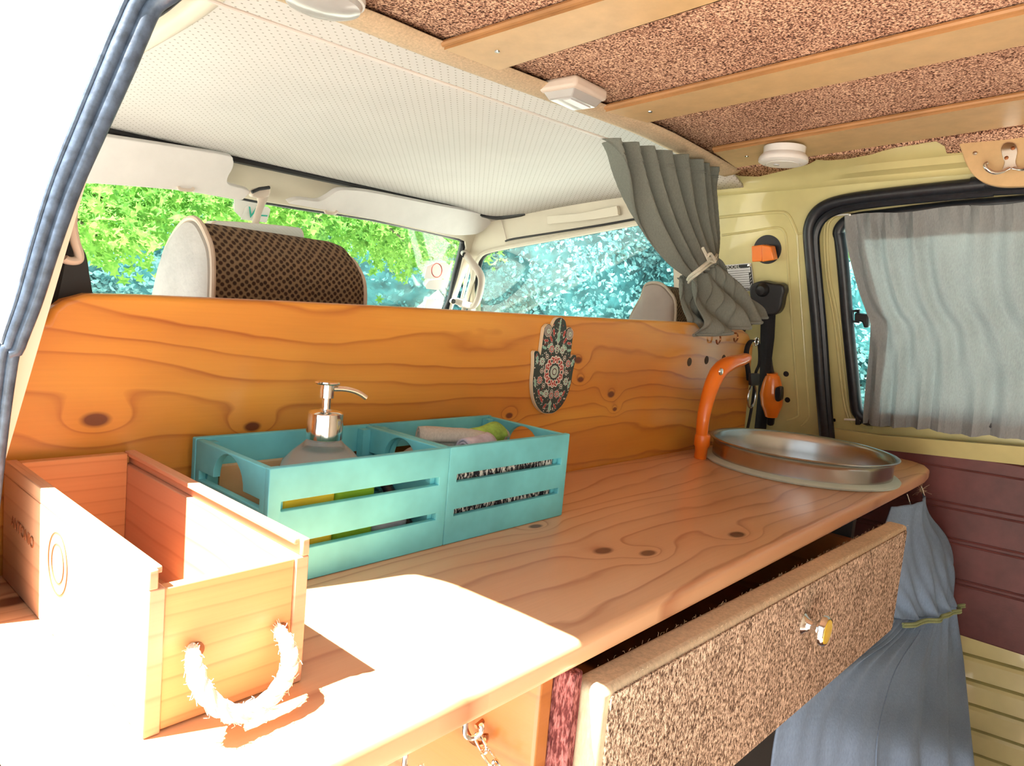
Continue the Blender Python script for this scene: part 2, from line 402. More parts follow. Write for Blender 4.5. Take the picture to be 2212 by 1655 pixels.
# carpeted ceiling behind the cab
edge = [PC(*q) for q in [(600, -60), (760, 10), (945, 87), (1130, 160), (1400, 265), (1500, 315), (1590, 366)]]
edge[0] = Vector((.25, .84, 1.354))
def cz(y): return 1.417 - .075 * y
mb = MB(); rows = []
for t in range(0, 21):
    row = []
    for e in smooth(edge, 6):
        y = e.y + (-.75 - e.y) * t / 20; row.append(Vector((e.x + (0 if e.x < 1.5 else 0), y, cz(y))))
    rows.append(row)
mb.grid(rows)
struct('ceiling', mb, 'ceilcarpet', solid=.012, off=1)
# carpet turned down over the wall: ragged lower edge, then a straight flap behind the hook board
rag = [PW(*q, .006) for q in [(1575, 370), (1600, 377), (1640, 378), (1690, 366), (1745, 352), (1765, 341), (1800, 344), (1850, 345), (1890, 340), (1940, 325), (1990, 318), (2045, 291), (2051, 350), (2098, 348), (2212, 345)]]
rag.append(Vector((1.648, -.7, rag[-1].z + .02)))
top = [Vector((1.553, min(p.y, .75), cz(p.y) - .002)) for p in rag]
struct('ceiling_side', MB().grid([top, [(a * .45 + b * .55) + Vector((0, 0, .012)) for a, b in zip(top, rag)], rag]), 'ceilcarpet', solid=.008)
# perforated cab headliner with coved sides
rows = []
he = smooth(edge, 4)
for t in range(0, 25):
    f = t / 24; row = []
    for x in np.linspace(.42, 1.60, 30):
        e = min(he, key=lambda q: abs(q.x - x)); y0 = e.y + .008; y = y0 + (1.646 - y0) * f
        z = 1.358 - .062 * f - .018 * f * f + .008 * math.sin(PI * f) + .02 * (x - 1.0) * (1 - f) * .6 - .022 * max(0, (x - 1.45) / .15) ** 2 * (1 - .3 * f)
        row.append(Vector((x, y, z)))
    e = row[-1]; row.append(Vector((1.645, e.y, e.z - .012)))
    b = row[0]; row = [Vector((.23, b.y, b.z - .14)), Vector((.27, b.y, b.z - .06)), Vector((.34, b.y, b.z - .018))] + row
    rows.append(row)
struct('ceiling_front', MB().grid(rows), 'head', solid=.006, off=1)
# woven trim band where headliner and carpet meet
mb = MB(); ce = smooth(edge, 8)
mb.grid([[p + Vector((0, .052, -.006)) for p in ce], [p + Vector((0, .026, -.014)) for p in ce], [p + Vector((0, 0, -.010)) for p in ce], [p + Vector((0, -.012, -.003)) for p in ce]])
struct('trim_1', mb, 'trimcloth', solid=.002)

# right body side: sheet with a door opening, black seal, door with sliding window
sealpts = [wuv(*q) for q in [(1792, 1010), (1785, 940), (1776, 830), (1767, 700), (1758, 600), (1751, 520), (1752, 488), (1764, 462), (1788, 444), (1830, 432), (1900, 422), (2000, 411), (2130, 398), (2212, 391)]]
op = sealpts + [(.62, sealpts[-1][1] + .012), (.62, -.06)]
outl = [(-.89, -.74), (-.89, .598), (-.4, .612), (.75, .655), (.75, -.74)]
opn = op + []
low = [(op[0][0], -.70)] + opn[:-1] + [(.62, -.70)]
struct('wall_right', plate(outl, [low], Wu, Wv, WO - Wn * .03, .03, .002), 'yellow')
seal3 = [WO + Wu * a + Wv * b for a, b in sealpts] + [WO + Wu * .7 + Wv * (sealpts[-1][1] + .02)]
sp = smooth(seal3, 5)
mb = MB(); mb.tube([p + Wn * .008 for p in sp], .0135, 10); mb.tube([p + Wn * .004 + (Vector((0, -.3, -.3)) * .05) for p in sp], .009, 8)
struct('trim_2', mb, 'rubber')
# pressed beads of the pillar panel
def bead(pxs, r=.0035, mat='yellow', nm='trim_3', closed=False, off=-.001):
    b = MB(); b.tube(smooth([PW(x, y, off) for x, y in pxs], 5, closed), r, 8, closed); return b
b = MB()
for pl, rr in [([(1560, 508), (1620, 500), (1655, 494), (1682, 492), (1694, 500), (1699, 520), (1704, 600), (1715, 760), (1724, 880), (1722, 900), (1700, 908)], .003),
               ([(1548, 470), (1620, 463), (1680, 458), (1702, 464), (1716, 490), (1722, 506)], .004), ([(1722, 506), (1737, 503)], .0025), ([(1722, 506), (1728, 620), (1738, 760), (1747, 880), (1745, 905), (1730, 920)], .0025)]:
    b.tube(smooth([PW(x, y, 0) for x, y in pl], 5), rr, 8)
struct('trim_3', b, 'yellow')
struct('roof_sun_block', MB().add([Vector((.262, -.74, 1.49)), Vector((1.66, -.74, 1.49)), Vector((1.66, .85, 1.43)), Vector((1.66, 1.72, 1.32)), Vector((.262, 1.72, 1.32)), Vector((.262, .85, 1.43))], [(0, 1, 2, 5), (5, 2, 3, 4)]), 'cream', solid=.003)  # unseen outer sheet, added to stop sun leaking through the ceiling seams
# cove between wall and roof with its pressed ridge
prof = [(1.640, 1.318), (1.636, 1.331), (1.618, 1.338), (1.612, 1.350), (1.616, 1.362), (1.608, 1.384), (1.57, 1.398)]
rows = []
for y in np.linspace(.89, -.7, 44):
    k = 1 / (1 + math.exp((y - .56) / .025)); dz = .045 * (.76 - y)
    rows.append([Vector((1.650 - (1.650 - px) * (.25 + .75 * k) - .0, y, z + dz)) for px, z in prof])
struct('wall_right_cove', MB().grid(rows), 'yellow', solid=.004)
# door panel inside the opening
win = [wuv(*q) for q in [(1812, 520), (1808, 505), (1812, 492), (1824, 480), (1845, 473), (1900, 466), (2212, 436)]] 
w0 = win[-1]; wb = [wuv(*q) for q in [(2212, 925), (1900, 912), (1868, 908), (1852, 896), (1846, 880), (1840, 820), (1828, 700), (1820, 600)]]
hole = win + [(.45, w0[1] + .02), (.45, wb[0][1] + .01)] + wb
dout = [(-.60, -.035), (-.575, .15), (-.645, .45), (-.64, .53), (-.56, .56), (.62, .60), (.62, -.035)]
dout = [(a - .0, b) for a, b in dout]
d1 = struct('door_1', plate(dout, [hole], Wu, Wv, WO - Wn * .035, .018, .002), 'yellow')
mb = MB(); hp_ = [WO + Wu * a + Wv * b - Wn * .01 for a, b in hole]
mb.tube(smooth(hp_, 3, True), .013, 10, True)
obj('window_rubber', mb, 'rubber', d1)
mb = MB()
for off, rr in [(.025, .004), (.045, .003)]:
    c = Vector((0, 0, 0))
    pts = [wuv(*q) for q in ([(1793 - off * 300, 600), (1788 - off * 300, 505), (1797 - off * 250, 478 - off * 200), (1830, 462 - off * 250)])]
    pts = [wuv(1880, 915 + off * 300), wuv(1858 - off * 100, 912 + off * 250), wuv(1836 - off * 330, 890), wuv(1815 - off * 400, 700)] + pts
    mb.tube(smooth([WO + Wu * a + Wv * b - Wn * .017 for a, b in pts], 5), rr, 8)
obj('pressed_bead', mb, 'yellow', d1)
g = obj('pane', plate(hole, [], Wu, Wv, WO - Wn * .022, .004), 'tint', d1)
mb = MB()
for x, y in [(1790, 466), (1803, 907)]:
    p = PW(x, y, -.018); mb.lathe([(.0001, .004), (.004, .003), (.0045, 0)], p, Wn, 12)
obj('screw', mb, 'chrome', d1, label='bright screw head')
sill = MB(); q0 = [PW(1795, 925, -.006), PW(1900, 940, -.006), PW(2212, 965, -.006)]; q0.append(Vector((1.755, -.6, q0[2].z + .04)))
q1 = [PW(1795, 968, -.006), PW(1901, 970, -.006), PW(2212, 1004, -.006)]; q1.append(Vector((1.765, -.6, q1[2].z + .04)))
sill.grid([[p - Vector((-.02, 0, 0)) for p in q0], [p + Vector((-.012, 0, 0)) for p in q0], q1, [p + Vector((.02, 0, 0)) for p in q1]])
struct('trim_4', sill, 'yellow', solid=.003, bevel=.002)
# burgundy trim panel, and ribbed painted steel under it
mb = MB(); mb.box((1.768, -.7, .392), (1.80, .64, .775))
struct('wall_right_panel', mb, 'burgundy', bevel=.003)
mb = MB()
for z0 in (.735, .66, .648, .585, .575, .50, .49): mb.tube([(1.7665, .60, z0), (1.7665, -.65, z0 + .035)], .0022, 6)
struct('trim_5', mb, 'burgundy')
mb = MB(); prof = []
for i in range(8):
    z0 = .395 - .052 * i; prof += [(1.775, z0), (1.772, z0 - .006), (1.768, z0 - .040), (1.788, z0 - .046)]
mb.grid([[Vector((x, y, z + .11 * (.3 - y) * .6)) for x, z in prof] for y in (.64, .3, 0, -.65)])
struct('wall_right_lower', mb, 'yellow', smooth=False, solid=.004)

# cab right side: cream door frame with window, headliner rail, A pillar
fo = [(-1.70, -.5), (-1.70, .50), (-1.64, .545), (-1.1, .60), (-.895, .61), (-.895, -.5)]
win2 = [wuv(*q) for q in [(1052, 548), (1078, 538), (1150, 524), (1250, 506), (1390, 480)]]
e1 = (-.95, win2[-1][1] + .012)
win2 = win2 + [e1, (-.93, .12), (-1.60, .08)] + [wuv(1012, 700), wuv(1033, 600), wuv(1040, 565)]
struct('wall_right_cab', plate(fo, [win2], Wu, Wv, WO + Wn * -.004, .025, .003), 'cream')
wl = [WO + Wu * a + Wv * b for a, b in win2]
mb = MB(); mb.tube(smooth([p + Wn * .026 for p in wl], 4, True), .008, 8, True)
w2 = struct('window_2', mb, 'cream')
cen = sum(wl, Vector()) / len(wl)
mb = MB(); mb.tube(smooth([p + (cen - p) * .012 + Wn * .006 for p in wl], 4, True), .0065, 8, True); obj('window_rubber', mb, 'rubber', w2)
mb = MB(); mb.tube(smooth([p + (p - cen) * .025 + Wn * .024 for p in wl], 4, True), .004, 8, True); obj('drip_bead', mb, 'beige', w2)
obj('pane', plate(win2, [], Wu, Wv, WO + Wn * .002, .004), 'glass', w2)
# windscreen surround, seal and pane
Gu = Vector((1, 0, 0)); Gv = Vector((0, -.58, 1)).normalized(); GO = Vector((0, 2.393 - .58 * .9, .9))
def guv(x, y): p = PG(x, y); return (p.x, (p.z - .9) / Gv.z)
gl = [guv(985, 510), guv(998, 516), guv(1000, 530), guv(985, 590), guv(965, 665)]
gtop = guv(560, 432)
go = [(.28, gtop[1] + .012), (.9, gtop[1] + .004)] + [guv(800, 468)] + gl + [(1.66, -.12), (.19, -.12), (.21, .3)]
gou = [(.20, .46), (1.66, .452), (1.76, -.25), (.10, -.25)]
struct('wall_front', plate(gou, [go], Gu, Gv, GO, .02, .004), 'cream')
mb = MB(); g3 = [GO + Gu * a + Gv * b for a, b in go]; mb.tube(smooth(g3, 4, True), .013, 10, True)
w1 = struct('window_1', mb, 'rubber')
obj('pane', plate(go, [], Gu, Gv, GO + Gu.cross(Gv) * -.004, .004), 'glass', w1)
mb = MB(); mb.box((.12, 2.02, 0), (1.80, 2.06, .80))
struct('wall_front_lower', mb, 'cream', bevel=.01)
mb = MB(); mb.grid([[Vector((x, y, z)) for (y, z) in [(1.70, .45), (1.68, .62), (1.70, .74), (1.74, .78), (1.84, .78)]] for x in np.linspace(.2, 1.66, 14)])
obj('dashboard', mb, 'dash', solid=.03, label='dark dashboard shelf below the windscreen in the cab', cat='dashboard')
struct('header_gap_shade', MB().tube(smooth([Vector((.40, 1.618, 1.273)), Vector((1.0, 1.618, 1.279)), Vector((1.45, 1.614, 1.281)), Vector((1.58, 1.594, 1.276)), Vector((1.625, 1.55, 1.270)), Vector((1.640, 1.45, 1.283))], 5), .0085, 8), 'black')  # black tube put in for the dark shaded gap above the visors
struct('trim_13', MB().tube(smooth([PW(x, y, .030) for x, y in [(1092, 521), (1110, 516), (1200, 502), (1300, 486), (1400, 468)]], 4), .003, 8), 'black')
# left side of the cab with its door window
lo_ = [(.60, -.77), (.60, .40), (1.0, .47), (1.62, .45), (1.9, .05), (2.0, -.77)]
struct('wall_left_cab', plate(lo_, [[(.80, .12), (.80, .36), (1.5, .38), (1.7, .12)]], (0, 1, 0), (.23, 0, 1), (.10, 0, .77), .02), 'cream')

# left door opening: pillar jamb, weathered seal, dark trim
cp = [(6, 830, .572), (28, 745, .57), (62, 650, .568), (98, 530, .566), (141, 402, .565), (190, 285, .563), (248, 150, .562), (282, 70, .562), (316, 0, .560)]
path = [PY(x, y, d) for x, y, d in cp]
path = [Vector((.118, .572, .72)), Vector((.112, .572, .45))][::-1] + path
path += [Vector((.2205, .548, 1.204)), Vector((.226, .52, 1.214)), Vector((.229, .47, 1.217)), Vector((.230, .38, 1.219)), Vector((.228, .1, 1.222)), Vector((.224, -.6, 1.225))]
sp = smooth(path, 6)
def side(i, a):  # direction across the seal, in the plane seen from the doorway
    t = (sp[min(i + 1, len(sp) - 1)] - sp[max(i - 1, 0)]).normalized(); p = sp[i]; v = (p - Vector(EYE)).normalized()
    return t.cross(v).normalized() * a
sg = 1 if side(20, 1).x > 0 else -1
wd = [.0056 + .0046 * max(0, min(1, (p.z - .9) / .25)) for p in sp]
mb = MB()
mb.tube([p + side(i, sg * wd[i] * .55) for i, p in enumerate(sp)], [w_ * .62 for w_ in wd], 12)
mb.tube([p + side(i, -sg * wd[i] * .35) for i, p in enumerate(sp)], [w_ * .5 for w_ in wd], 12)
mb.tube([p + side(i, -sg * wd[i] * .95) for i, p in enumerate(sp)], [w_ * .22 for w_ in wd], 8)
struct('door_2_seal', mb, 'leftrubber')
rows = []
for i, p in enumerate(sp):
    s_ = side(i, -sg); up = max(0, min(1, (p.z - 1.12) / .1)); out = Vector((-.6, .8, 0)) * (1 - up) + (s_ * .42 + Vector((-.05, .28, .05))) * up
    rows.append([p + s_ * wd[i] * .9, p + out * .020 + Vector((-.004, -.004, 0)), p + out * .026, p + out * .05 + Vector((.003, .004, 0)), p + out * (.12 - .06 * up), p + out * (.26 - .19 * up)])
b = MB(); b.grid([[Vector((.222, y, 1.215)), Vector((.235, y, 1.30)), Vector((.262, y, cz(y) + .01))] for y in (.60, .50, .2, -.7)])
b.grid([[Vector((.165, y, 1.12)), Vector((.215, y, 1.20)), Vector((.262, y, 1.36))] for y in (.585, .8, 1.2, 1.72)])
struct('wall_left_sun_block', b, 'cream', solid=.004)  # strips added to block sun leaks and bound the sunlit worktop patch
struct('wall_back_light_block', MB().box((.10, -.76, 0), (1.80, -.73, 1.48)), 'cream')  # unseen rear closure, added to keep sky light off the right wall
struct('wall_left_light_block', MB().add([Vector((.12, -.73, 0)), Vector((.12, -.38, 0)), Vector((.225, -.38, 1.22)), Vector((.225, -.73, 1.22))], [(0, 1, 2, 3)]), 'cream', solid=.02)  # unseen sheet, added so light enters mainly through the door opening
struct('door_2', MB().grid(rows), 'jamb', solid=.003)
mb = MB()
for x, y in [(182, 48), (162, 74), (135, 94), (106, 149)]:
    p = P(x, y, (.8, .6, 0), .8 * .131 + .6 * .60); mb.sphere(p, .0022, 8)
mb2 = MB()
rows = []
for i, p in enumerate(sp):
    s_ = side(i, sg); rows.append([p + s_ * wd[i], p + s_ * wd[i] * 1.4 + Vector((0, .03, 0)), p + s_ * wd[i] * 1.0 + Vector((-.005, .10, 0))])
struct('trim_6', MB().grid(rows), 'black', solid=.002)

# ------------------------------------------------------------------ worktop and partition
top_out = [(.10, .295), (1.50, .295), (1.60, .296), (1.66, .302), (1.70, .318), (1.725, .345), (1.732, .375), (1.732, PANY), (.10, PANY)]
pr = [Vector((x, y, .726)) for x, y in top_out]
hole_b = [(1.36 + .152 * math.cos(a), .462 + .152 * math.sin(a)) for a in np.linspace(0, 2 * PI, 73)[:-1]]
obj('worktop', plate(top_out, [hole_b], (1, 0, 0), (0, 1, 0), (0, 0, .726), .024, .007), 'top', label='long varnished pine worktop running across the van under the crates', cat='worktop')
pp = [(.12, .60), (.12, .93)] + [(PY(x, y, PANY).x, PY(x, y, PANY).z) for x, y in [(101, 695), (113, 668), (140, 648), (190, 635), (300, 637), (600, 650), (900, 665), (1200, 682), (1500, 697), (1570, 701), (1600, 708), (1618, 722), (1628, 745)]] + [(1.572, .77), (1.572, .60)]
obj('partition_board', MB().prism([Vector((x, PANY, z)) for x, z in pp], (0, .02, 0)), 'panel', bevel=.005, seg=3, label='tall knotty pine board standing behind the worktop, below the windscreen', cat='board')
plugs = []
for x, y, lb in [(1489, 782, 'leftmost'), (1526, 778, 'middle'), (1563, 775, 'rightmost')]:
    p = PY(x, y, PANY); mb = MB(); mb.lathe([(.0001, .0012), (.008, .001), (.0085, 0)], p, (0, -1, 0), 20)
    o = obj('wood_plug', mb, 'knotplug' if 'knotplug' in m else 'bark', label='%s of the three dark round plugs right of the hand ornament in the pine board' % lb, cat='plug', group='dark plugs in the pine board')
# the side board under the worktop with its screw hooks, ring and chain
mb = MB(); mb.prism([Vector((.42, y, z)) for y, z in [(.312, .726), (.305, .12), (.36, .10), (.50, .578), (.655, .590), (.655, .726)]], (.018, 0, 0))
obj('side_board', mb, 'board', bevel=.003, label='pine board hanging below the worktop left of the open drawer', cat='board')
def hook_mb(p, r=.007, w=.0016, dirx=(1, 0, 0), stem=.012, a1=250):
    d = Vector(dirx).normalized(); p = Vector(p); pts = [p, p - Vector((0, 0, stem * .6))]; c = p - Vector((0, 0, stem)) + d * r
    for i in range(0, 13): a = math.radians(180 + a1 * .85 * i / 12); pts.append(c + d * r * math.cos(a) + Vector((0, 0, r * math.sin(a))))
    return MB().tube(pts, w, 8)
obj('screw_hook', hook_mb((.281, .306, .727), .006, .0017, (.3, -.8, 0), .012), 'chrome', label='white screw hook under the worktop edge, nearer the bottom left', cat='hook', group='white screw hooks under the worktop')
obj('screw_hook', hook_mb((.333, .306, .727), .006, .0017, (.8, -.4, 0), .012), 'chrome', label='white screw hook under the worktop edge, nearer the pine side board', cat='hook', group='white screw hooks under the worktop')
rc = PX(1027, 1580, .412); mb = MB(); mb.tube([rc + Vector((0, .012 * math.cos(a), .0095 * math.sin(a))) for a in np.linspace(.9 * PI, 2.15 * PI, 16)], .0024, 8)
mb.tube([rc + Vector((.009, 0, .006)), rc + Vector((0, .0, .004))], .002, 8)
obj('ring_hook', mb, 'brass', label='copper coloured open ring screwed into the pine side board holding the chain', cat='hook')
ch = thing('chain', 'steel link chain hanging from the copper ring below the worktop', 'chain', rc + Vector((-.004, -.01, -.06)))
cps = [PX(1030, 1590, .409), PX(1048, 1622, .406), PX(1068, 1650, .403), PX(1092, 1684, .400), PX(1112, 1718, .398)]
for i in range(4):
    a, b_ = cps[i], cps[i + 1]; d = (b_ - a); L = d.length * 1.22; d.normalize(); sdv = Vector((1, 0, 0)) if i % 2 else d.cross(Vector((1, 0, 0))).normalized(); c = (a + b_) / 2
    pts = [c + d * (L / 2 - .0045) * (1 if math.sin(t) > 0 else -1) + d * .0045 * math.sin(t) + sdv * .0045 * math.cos(t) for t in np.linspace(0, 2 * PI, 21)[:-1]]
    obj('link', MB().tube(pts, .0012, 7, True), 'chrome', ch)

# drawer standing slightly open, carpet-faced
DR = thing('drawer', 'open drawer below the worktop with a speckled brown carpet front', 'drawer', (.86, .27, .53))
def yd(x): return .277 - .034 * (x - .46)                # front face line of the drawer
x0, x1 = .4525, 1.272
mb = MB(); mb.box((x0, 0, .535), (x1, .030, .712)); mb.v = [Vector((v.x, yd(v.x) + v.y, v.z)) for v in mb.v]
obj('front_panel', mb, 'trimcloth', DR, bevel=.006, seg=3)
mb = MB(); r_ = rrect(x0 + .012, .541, x1 - .010, .706, .006)
mb.prism([Vector((x, yd(x) - .0022, z)) for x, z in r_], (0, .004, 0)); obj('carpet_facing', mb, 'drawcarpet', DR, label='speckled brown carpet facing')
mb = MB(); rnd = random.Random(3)
for i in range(230):
    x = x0 + (x1 - x0) * rnd.random(); e = rnd.random(); p = Vector((x, yd(x) + (.001 if e < .5 else .028), .711)); q = p + Vector((rnd.uniform(-.003, .003), rnd.uniform(-.003, .001), rnd.uniform(.0005, .0035)))
    mb.tube([p, (p + q) / 2 + Vector((rnd.uniform(-.001, .001), 0, .001)), q], .00022, 3)
obj('frayed_edge', mb, 'trimcloth', DR, kind='stuff')
mb = MB()
for a, b_ in [(.50, .515), (1.17, 1.185)]: mb.box((a, .30, .56), (b_, .59, .69))
mb.box((.50, .58, .56), (1.185, .592, .69)); mb.box((.50, .30, .555), (1.185, .59, .563)); obj('drawer_box', mb, 'board', DR, smooth=False)
kp = Vector((.842, yd(.842) - .002, .668)); kp = PY(1733, 1346, yd(.85) - .002)
kn_ = obj('knob', MB().lathe([(.0125, 0), (.0125, .002), (.0085, .006), (.0065, .011), (.0075, .016), (.0150, .020), (.0178, .023), (.0178, .027), (.0160, .0295), (.0150, .0288), (.0001, .0288)], kp, (0, -1, 0), 32), 'chrome', DR, label='polished chrome knob')
obj('knob_inlay', MB().lathe([(.0145, 0), (.0140, .0012), (.0001, .0018)], kp + Vector((0, -.0286, 0)), (0, -1, 0), 28), 'knobyellow', kn_, label='yellow inlay')
mb = MB(); mb.box((.4385, .294, .30), (.4505, .64, .724)); CB = thing('cabinet', 'low cabinet frame under the worktop around the open drawer, burgundy felt on its left side', 'cabinet', (.88, .47, .10)); obj('felt_side', mb, 'redcarpet', CB, bevel=.002, label='burgundy felt-covered side')
mb = MB(); mb.box((.46, .60, .10), (1.192, .63, .722)); mb.box((1.175 + .017, .31, .10), (1.209, .63, .722)); obj('back_board', mb, 'dash', CB, smooth=False)

# ------------------------------------------------------------------ wine box with rope handle
BX = thing('wooden_box', 'open pine wine box with a rope handle, partly in full sun', 'box', (.20, .51, .75))
bx0, bx1, by0, by1, bz0, bz1 = .152, .2485, .374, .652, .7505, .845
th = .009
for xa, xb, nm in [(bx0, bx0 + th, 1), (bx1 - th, bx1, 2)]:
    inn = 1 if nm == 1 else -1
    mb = MB(); mb.box((xa, by0, bz0), (xb, by1, bz1 - .011))
    if nm == 1: mb.box((xa, by0, bz1 - .011), (xa + .005, by1, bz1))
    else: mb.box((xb - .005, by0, bz1 - .011), (xb, by1, bz1)); mb.box((xb - .0085, by0 + .004, bz1 - .004), (xb - .004, by1, bz1))
    if nm == 1: mb.box((xa + .004, by0 + .004, bz1 - .004), (xa + .0085, by1, bz1))
    obj('side_panel', mb, 'boxside', BX, bevel=.0008)
obj('end_panel', MB().box((bx0 + th, by0 + .0015, bz0 + .001), (bx1 - th, by0 + .009, bz1 - .012)), 'box', BX, bevel=.0008)
obj('end_panel', MB().box((bx0 + th, by1 - .009, bz0), (bx1 - th, by1, bz1 - .001)), 'box', BX, bevel=.0008)
obj('bottom_panel', MB().box((bx0 + th, by0 + .009, bz0), (bx1 - th, by1 - .009, bz0 + .006)), 'box', BX)
rp = [PY(415, 1398, .380), PY(417, 1408, .369), PY(420, 1440, .357), PY(437, 1490, .349), PY(475, 1530, .346), PY(520, 1543, .345), PY(570, 1520, .346), PY(607, 1480, .348), PY(625, 1440, .352), PY(622, 1400, .358), PY(607, 1366, .366), PY(599, 1356, .380)]
rs = smooth(rp, 7); mb = MB(); N = len(rs)
rr = [.0024 + .0016 * math.sin(PI * min(1, i / (N * .35))) * .0 + .0022 * min(1, 2.2 * min(i, N - i) / N * 2) for i in range(N)]
for s3 in range(3):
    pts = []
    for i, p in enumerate(rs):
        t = (rs[min(i + 1, N - 1)] - rs[max(i - 1, 0)]).normalized(); a = t.cross(Vector((0, 1, 0))).normalized(); b_ = t.cross(a)
        an = i * .42 + s3 * 2.1; pts.append(p + (a * math.cos(an) + b_ * math.sin(an)) * rr[i] * .5)
    mb.tube(pts, [r * .68 for r in rr], 8)
rnd = random.Random(5)
for i in range(420):
    k = rnd.randrange(4, N - 4); p = rs[k]; d = Vector((rnd.gauss(0, 1), rnd.gauss(0, 1), rnd.gauss(0, 1))).normalized(); t = (rs[k + 1] - rs[k - 1]).normalized()
    q = p + d * rr[k] * .9; L = rnd.uniform(.001, .0035) * (1.6 if rnd.random() < .08 else 1)
    mb.tube([q, q + d * L * .6 + t * L * .6, q + d * L + t * L * rnd.uniform(-.5, 2)], .00022, 3)
obj('rope_handle', mb, 'rope', BX, label='frayed rope handle')
for p in (rp[0], rp[-1]): obj('rope_hole', MB().lathe([(.0048, 0), (.0048, .0008), (.0001, .0009)], Vector((p.x, by0 + .0016, p.z)), (0, -1, 0), 20), 'stamp', BX)
sm = text_mesh('ANTONIO', .012, (0, -1, -.05), (0, -.05, 1), (bx0 - .0003, .628, .800), .0005)
mb = MB(); from_mesh(mb, sm); obj('stamp_lettering', mb, 'stamp', BX, smooth=False, label='faint burnt-in lettering'); cpt = PX(124, 1218, bx0 - .0003)
for q in (.019, .012): mb = MB(); obj('stamp_ring', mb.tube([cpt + Vector((0, q * math.cos(a), q * math.sin(a) * 1.1)) for a in np.linspace(0, 2 * PI, 37)[:-1]], .0004, 5, True), 'stamp', BX, smooth=False)

# ------------------------------------------------------------------ two turquoise crates
cz0, cz1, cy0, cy1 = .7505, .853, .512, .651; H = cz1 - cz0
def crate(xa, label):
    xb = xa + .1995; C = thing('wooden_crate', label, 'crate', ((xa + xb) / 2, (cy0 + cy1) / 2, .75), 'turquoise slatted crates on the worktop')
    s1 = (H * (1 - .364), H * (1 - .283)); s2 = (H * (1 - .717), H * (1 - .646)); Wd = xb - xa; D = cy1 - cy0
    holes = [rrect(.012, s1[0], Wd - .012, s1[1], .0006, 1), rrect(.012, s2[0], Wd - .012, s2[1], .0006, 1)]
    obj('side_panel', plate(rrect(0, 0, Wd, H, .001, 1), holes, (1, 0, 0), (0, 0, 1), (xa, cy0 + .007, cz0), .007, .0008), 'teal', C)
    obj('side_panel', plate(rrect(0, 0, Wd, H, .001, 1), holes, (1, 0, 0), (0, 0, 1), (xa, cy1, cz0), .007, .0008), 'teal', C)
    # end panels: slots with a half-round grip
    arc = [(D / 2 - .007 + .027 * math.cos(a), s1[1] + .026 * math.sin(a)) for a in np.linspace(0, PI, 14)]
    De = D - .014; h1 = [(.008, s1[0]), (De - .008, s1[0]), (De - .008, s1[1])] + arc + [(.008, s1[1])]
    h2 = rrect(.008, s2[0], De - .008, s2[1], .0006, 1)
    for xx in (xa + .0005, xb - .0075):
        obj('end_panel', plate(rrect(0, 0, De, H - .001, .001, 1), [h1, h2], (0, 1, 0), (0, 0, 1), (xx, cy0 + .007, cz0), .007, .0008), 'teal', C)
    obj('bottom_panel', MB().box((xa + .008, cy0 + .0075, cz0), (xb - .008, cy1 - .0075, cz0 + .004)), 'teal', C)
    for px in (xa + .0078, xb - .0178):
        for py in (cy0 + .0075, cy1 - .0175): obj('corner_post', MB().box((px, py, cz0 + .004), (px + .010, py + .010, cz1 - .003)), 'teal', C)
    return C
crate(.2985, 'left turquoise crate, holding the soap pump bottle')
crate(.4985, 'right turquoise crate, holding the rolled green and grey towels')
# contents, left crate
SP = thing('soap_dispenser', 'frosted round glass soap dispenser with a steel pump, in the left turquoise crate', 'dispenser', (.399, .588, .755))
c0 = (.399, .588, .7552)
obj('bottle', MB().lathe([(.0001, 0), (.030, 0), (.036, .004), (.041, .025), (.043, .050), (.042, .066), (.038, .078), (.029, .088), (.020, .0955), (.015, .101), (.0145, .106)], c0, n=40), 'frost', SP)
obj('liquid_soap', MB().lathe([(.0001, .003), (.030, .004), (.038, .025), (.040, .050), (.0395, .062), (.0001, .062)], c0, n=32), 'white', SP)
obj('collar', MB().lathe([(.0165, .100), (.0175, .101), (.0175, .118), (.0172, .119), (.0172, .126), (.0150, .128), (.0060, .129), (.0055, .130), (.0001, .130)], c0, n=36), 'chrome', SP)
pump = obj('pump', MB().lathe([(.0042, .128), (.0042, .1405), (.0068, .141), (.0070, .149), (.0066, .153), (.012, .1545), (.0125, .1555), (.0118, .157), (.0001, .1575)], c0, n=30), 'chrome', SP)
a = Vector(c0) + Vector((.004, 0, .1495)); mb = MB(); mb.tube(smooth([a, a + Vector((.014, -.004, 0)), a + Vector((.026, -.008, -.003)), a + Vector((.035, -.011, -.0085))], 5), [.0026] * 16, 10)
obj('spout', mb, 'chrome', pump)
def tagged(name, mb, mat, label, cat, **k): return obj(name, mb, mat, label=label, cat=cat, **k)
tagged('sponge', MB().box((.318, .524, .756), (.372, .545, .832)), 'yel', 'yellow sponge behind the slots of the left turquoise crate', 'sponge', bevel=.004)
tagged('scouring_pad', MB().box((.3735, .526, .756), (.418, .541, .829)), 'grn', 'green scouring pad behind the slots of the left turquoise crate', 'scouring pad', bevel=.004)
mb = MB(); mb.sphere((.445, .538, .776), .014, 16, (1.6, .8, 1.4)); tagged('soap_bar', mb, 'terrygrey', 'pale lilac soap bar low in the left turquoise crate', 'soap')
mb = MB(); mb.tube([(.470, .53, .765), (.478, .60, .812)], .006, 10); tagged('scrub_brush', mb, 'black', 'black brush handle slanting at the right end of the left crate', 'brush')
mb = MB(); mb.box((.318, .634, .756), (.40, .6425, .826)); tagged('cutting_board', mb, 'slat', 'small tan wooden board at the back of the left turquoise crate', 'board')
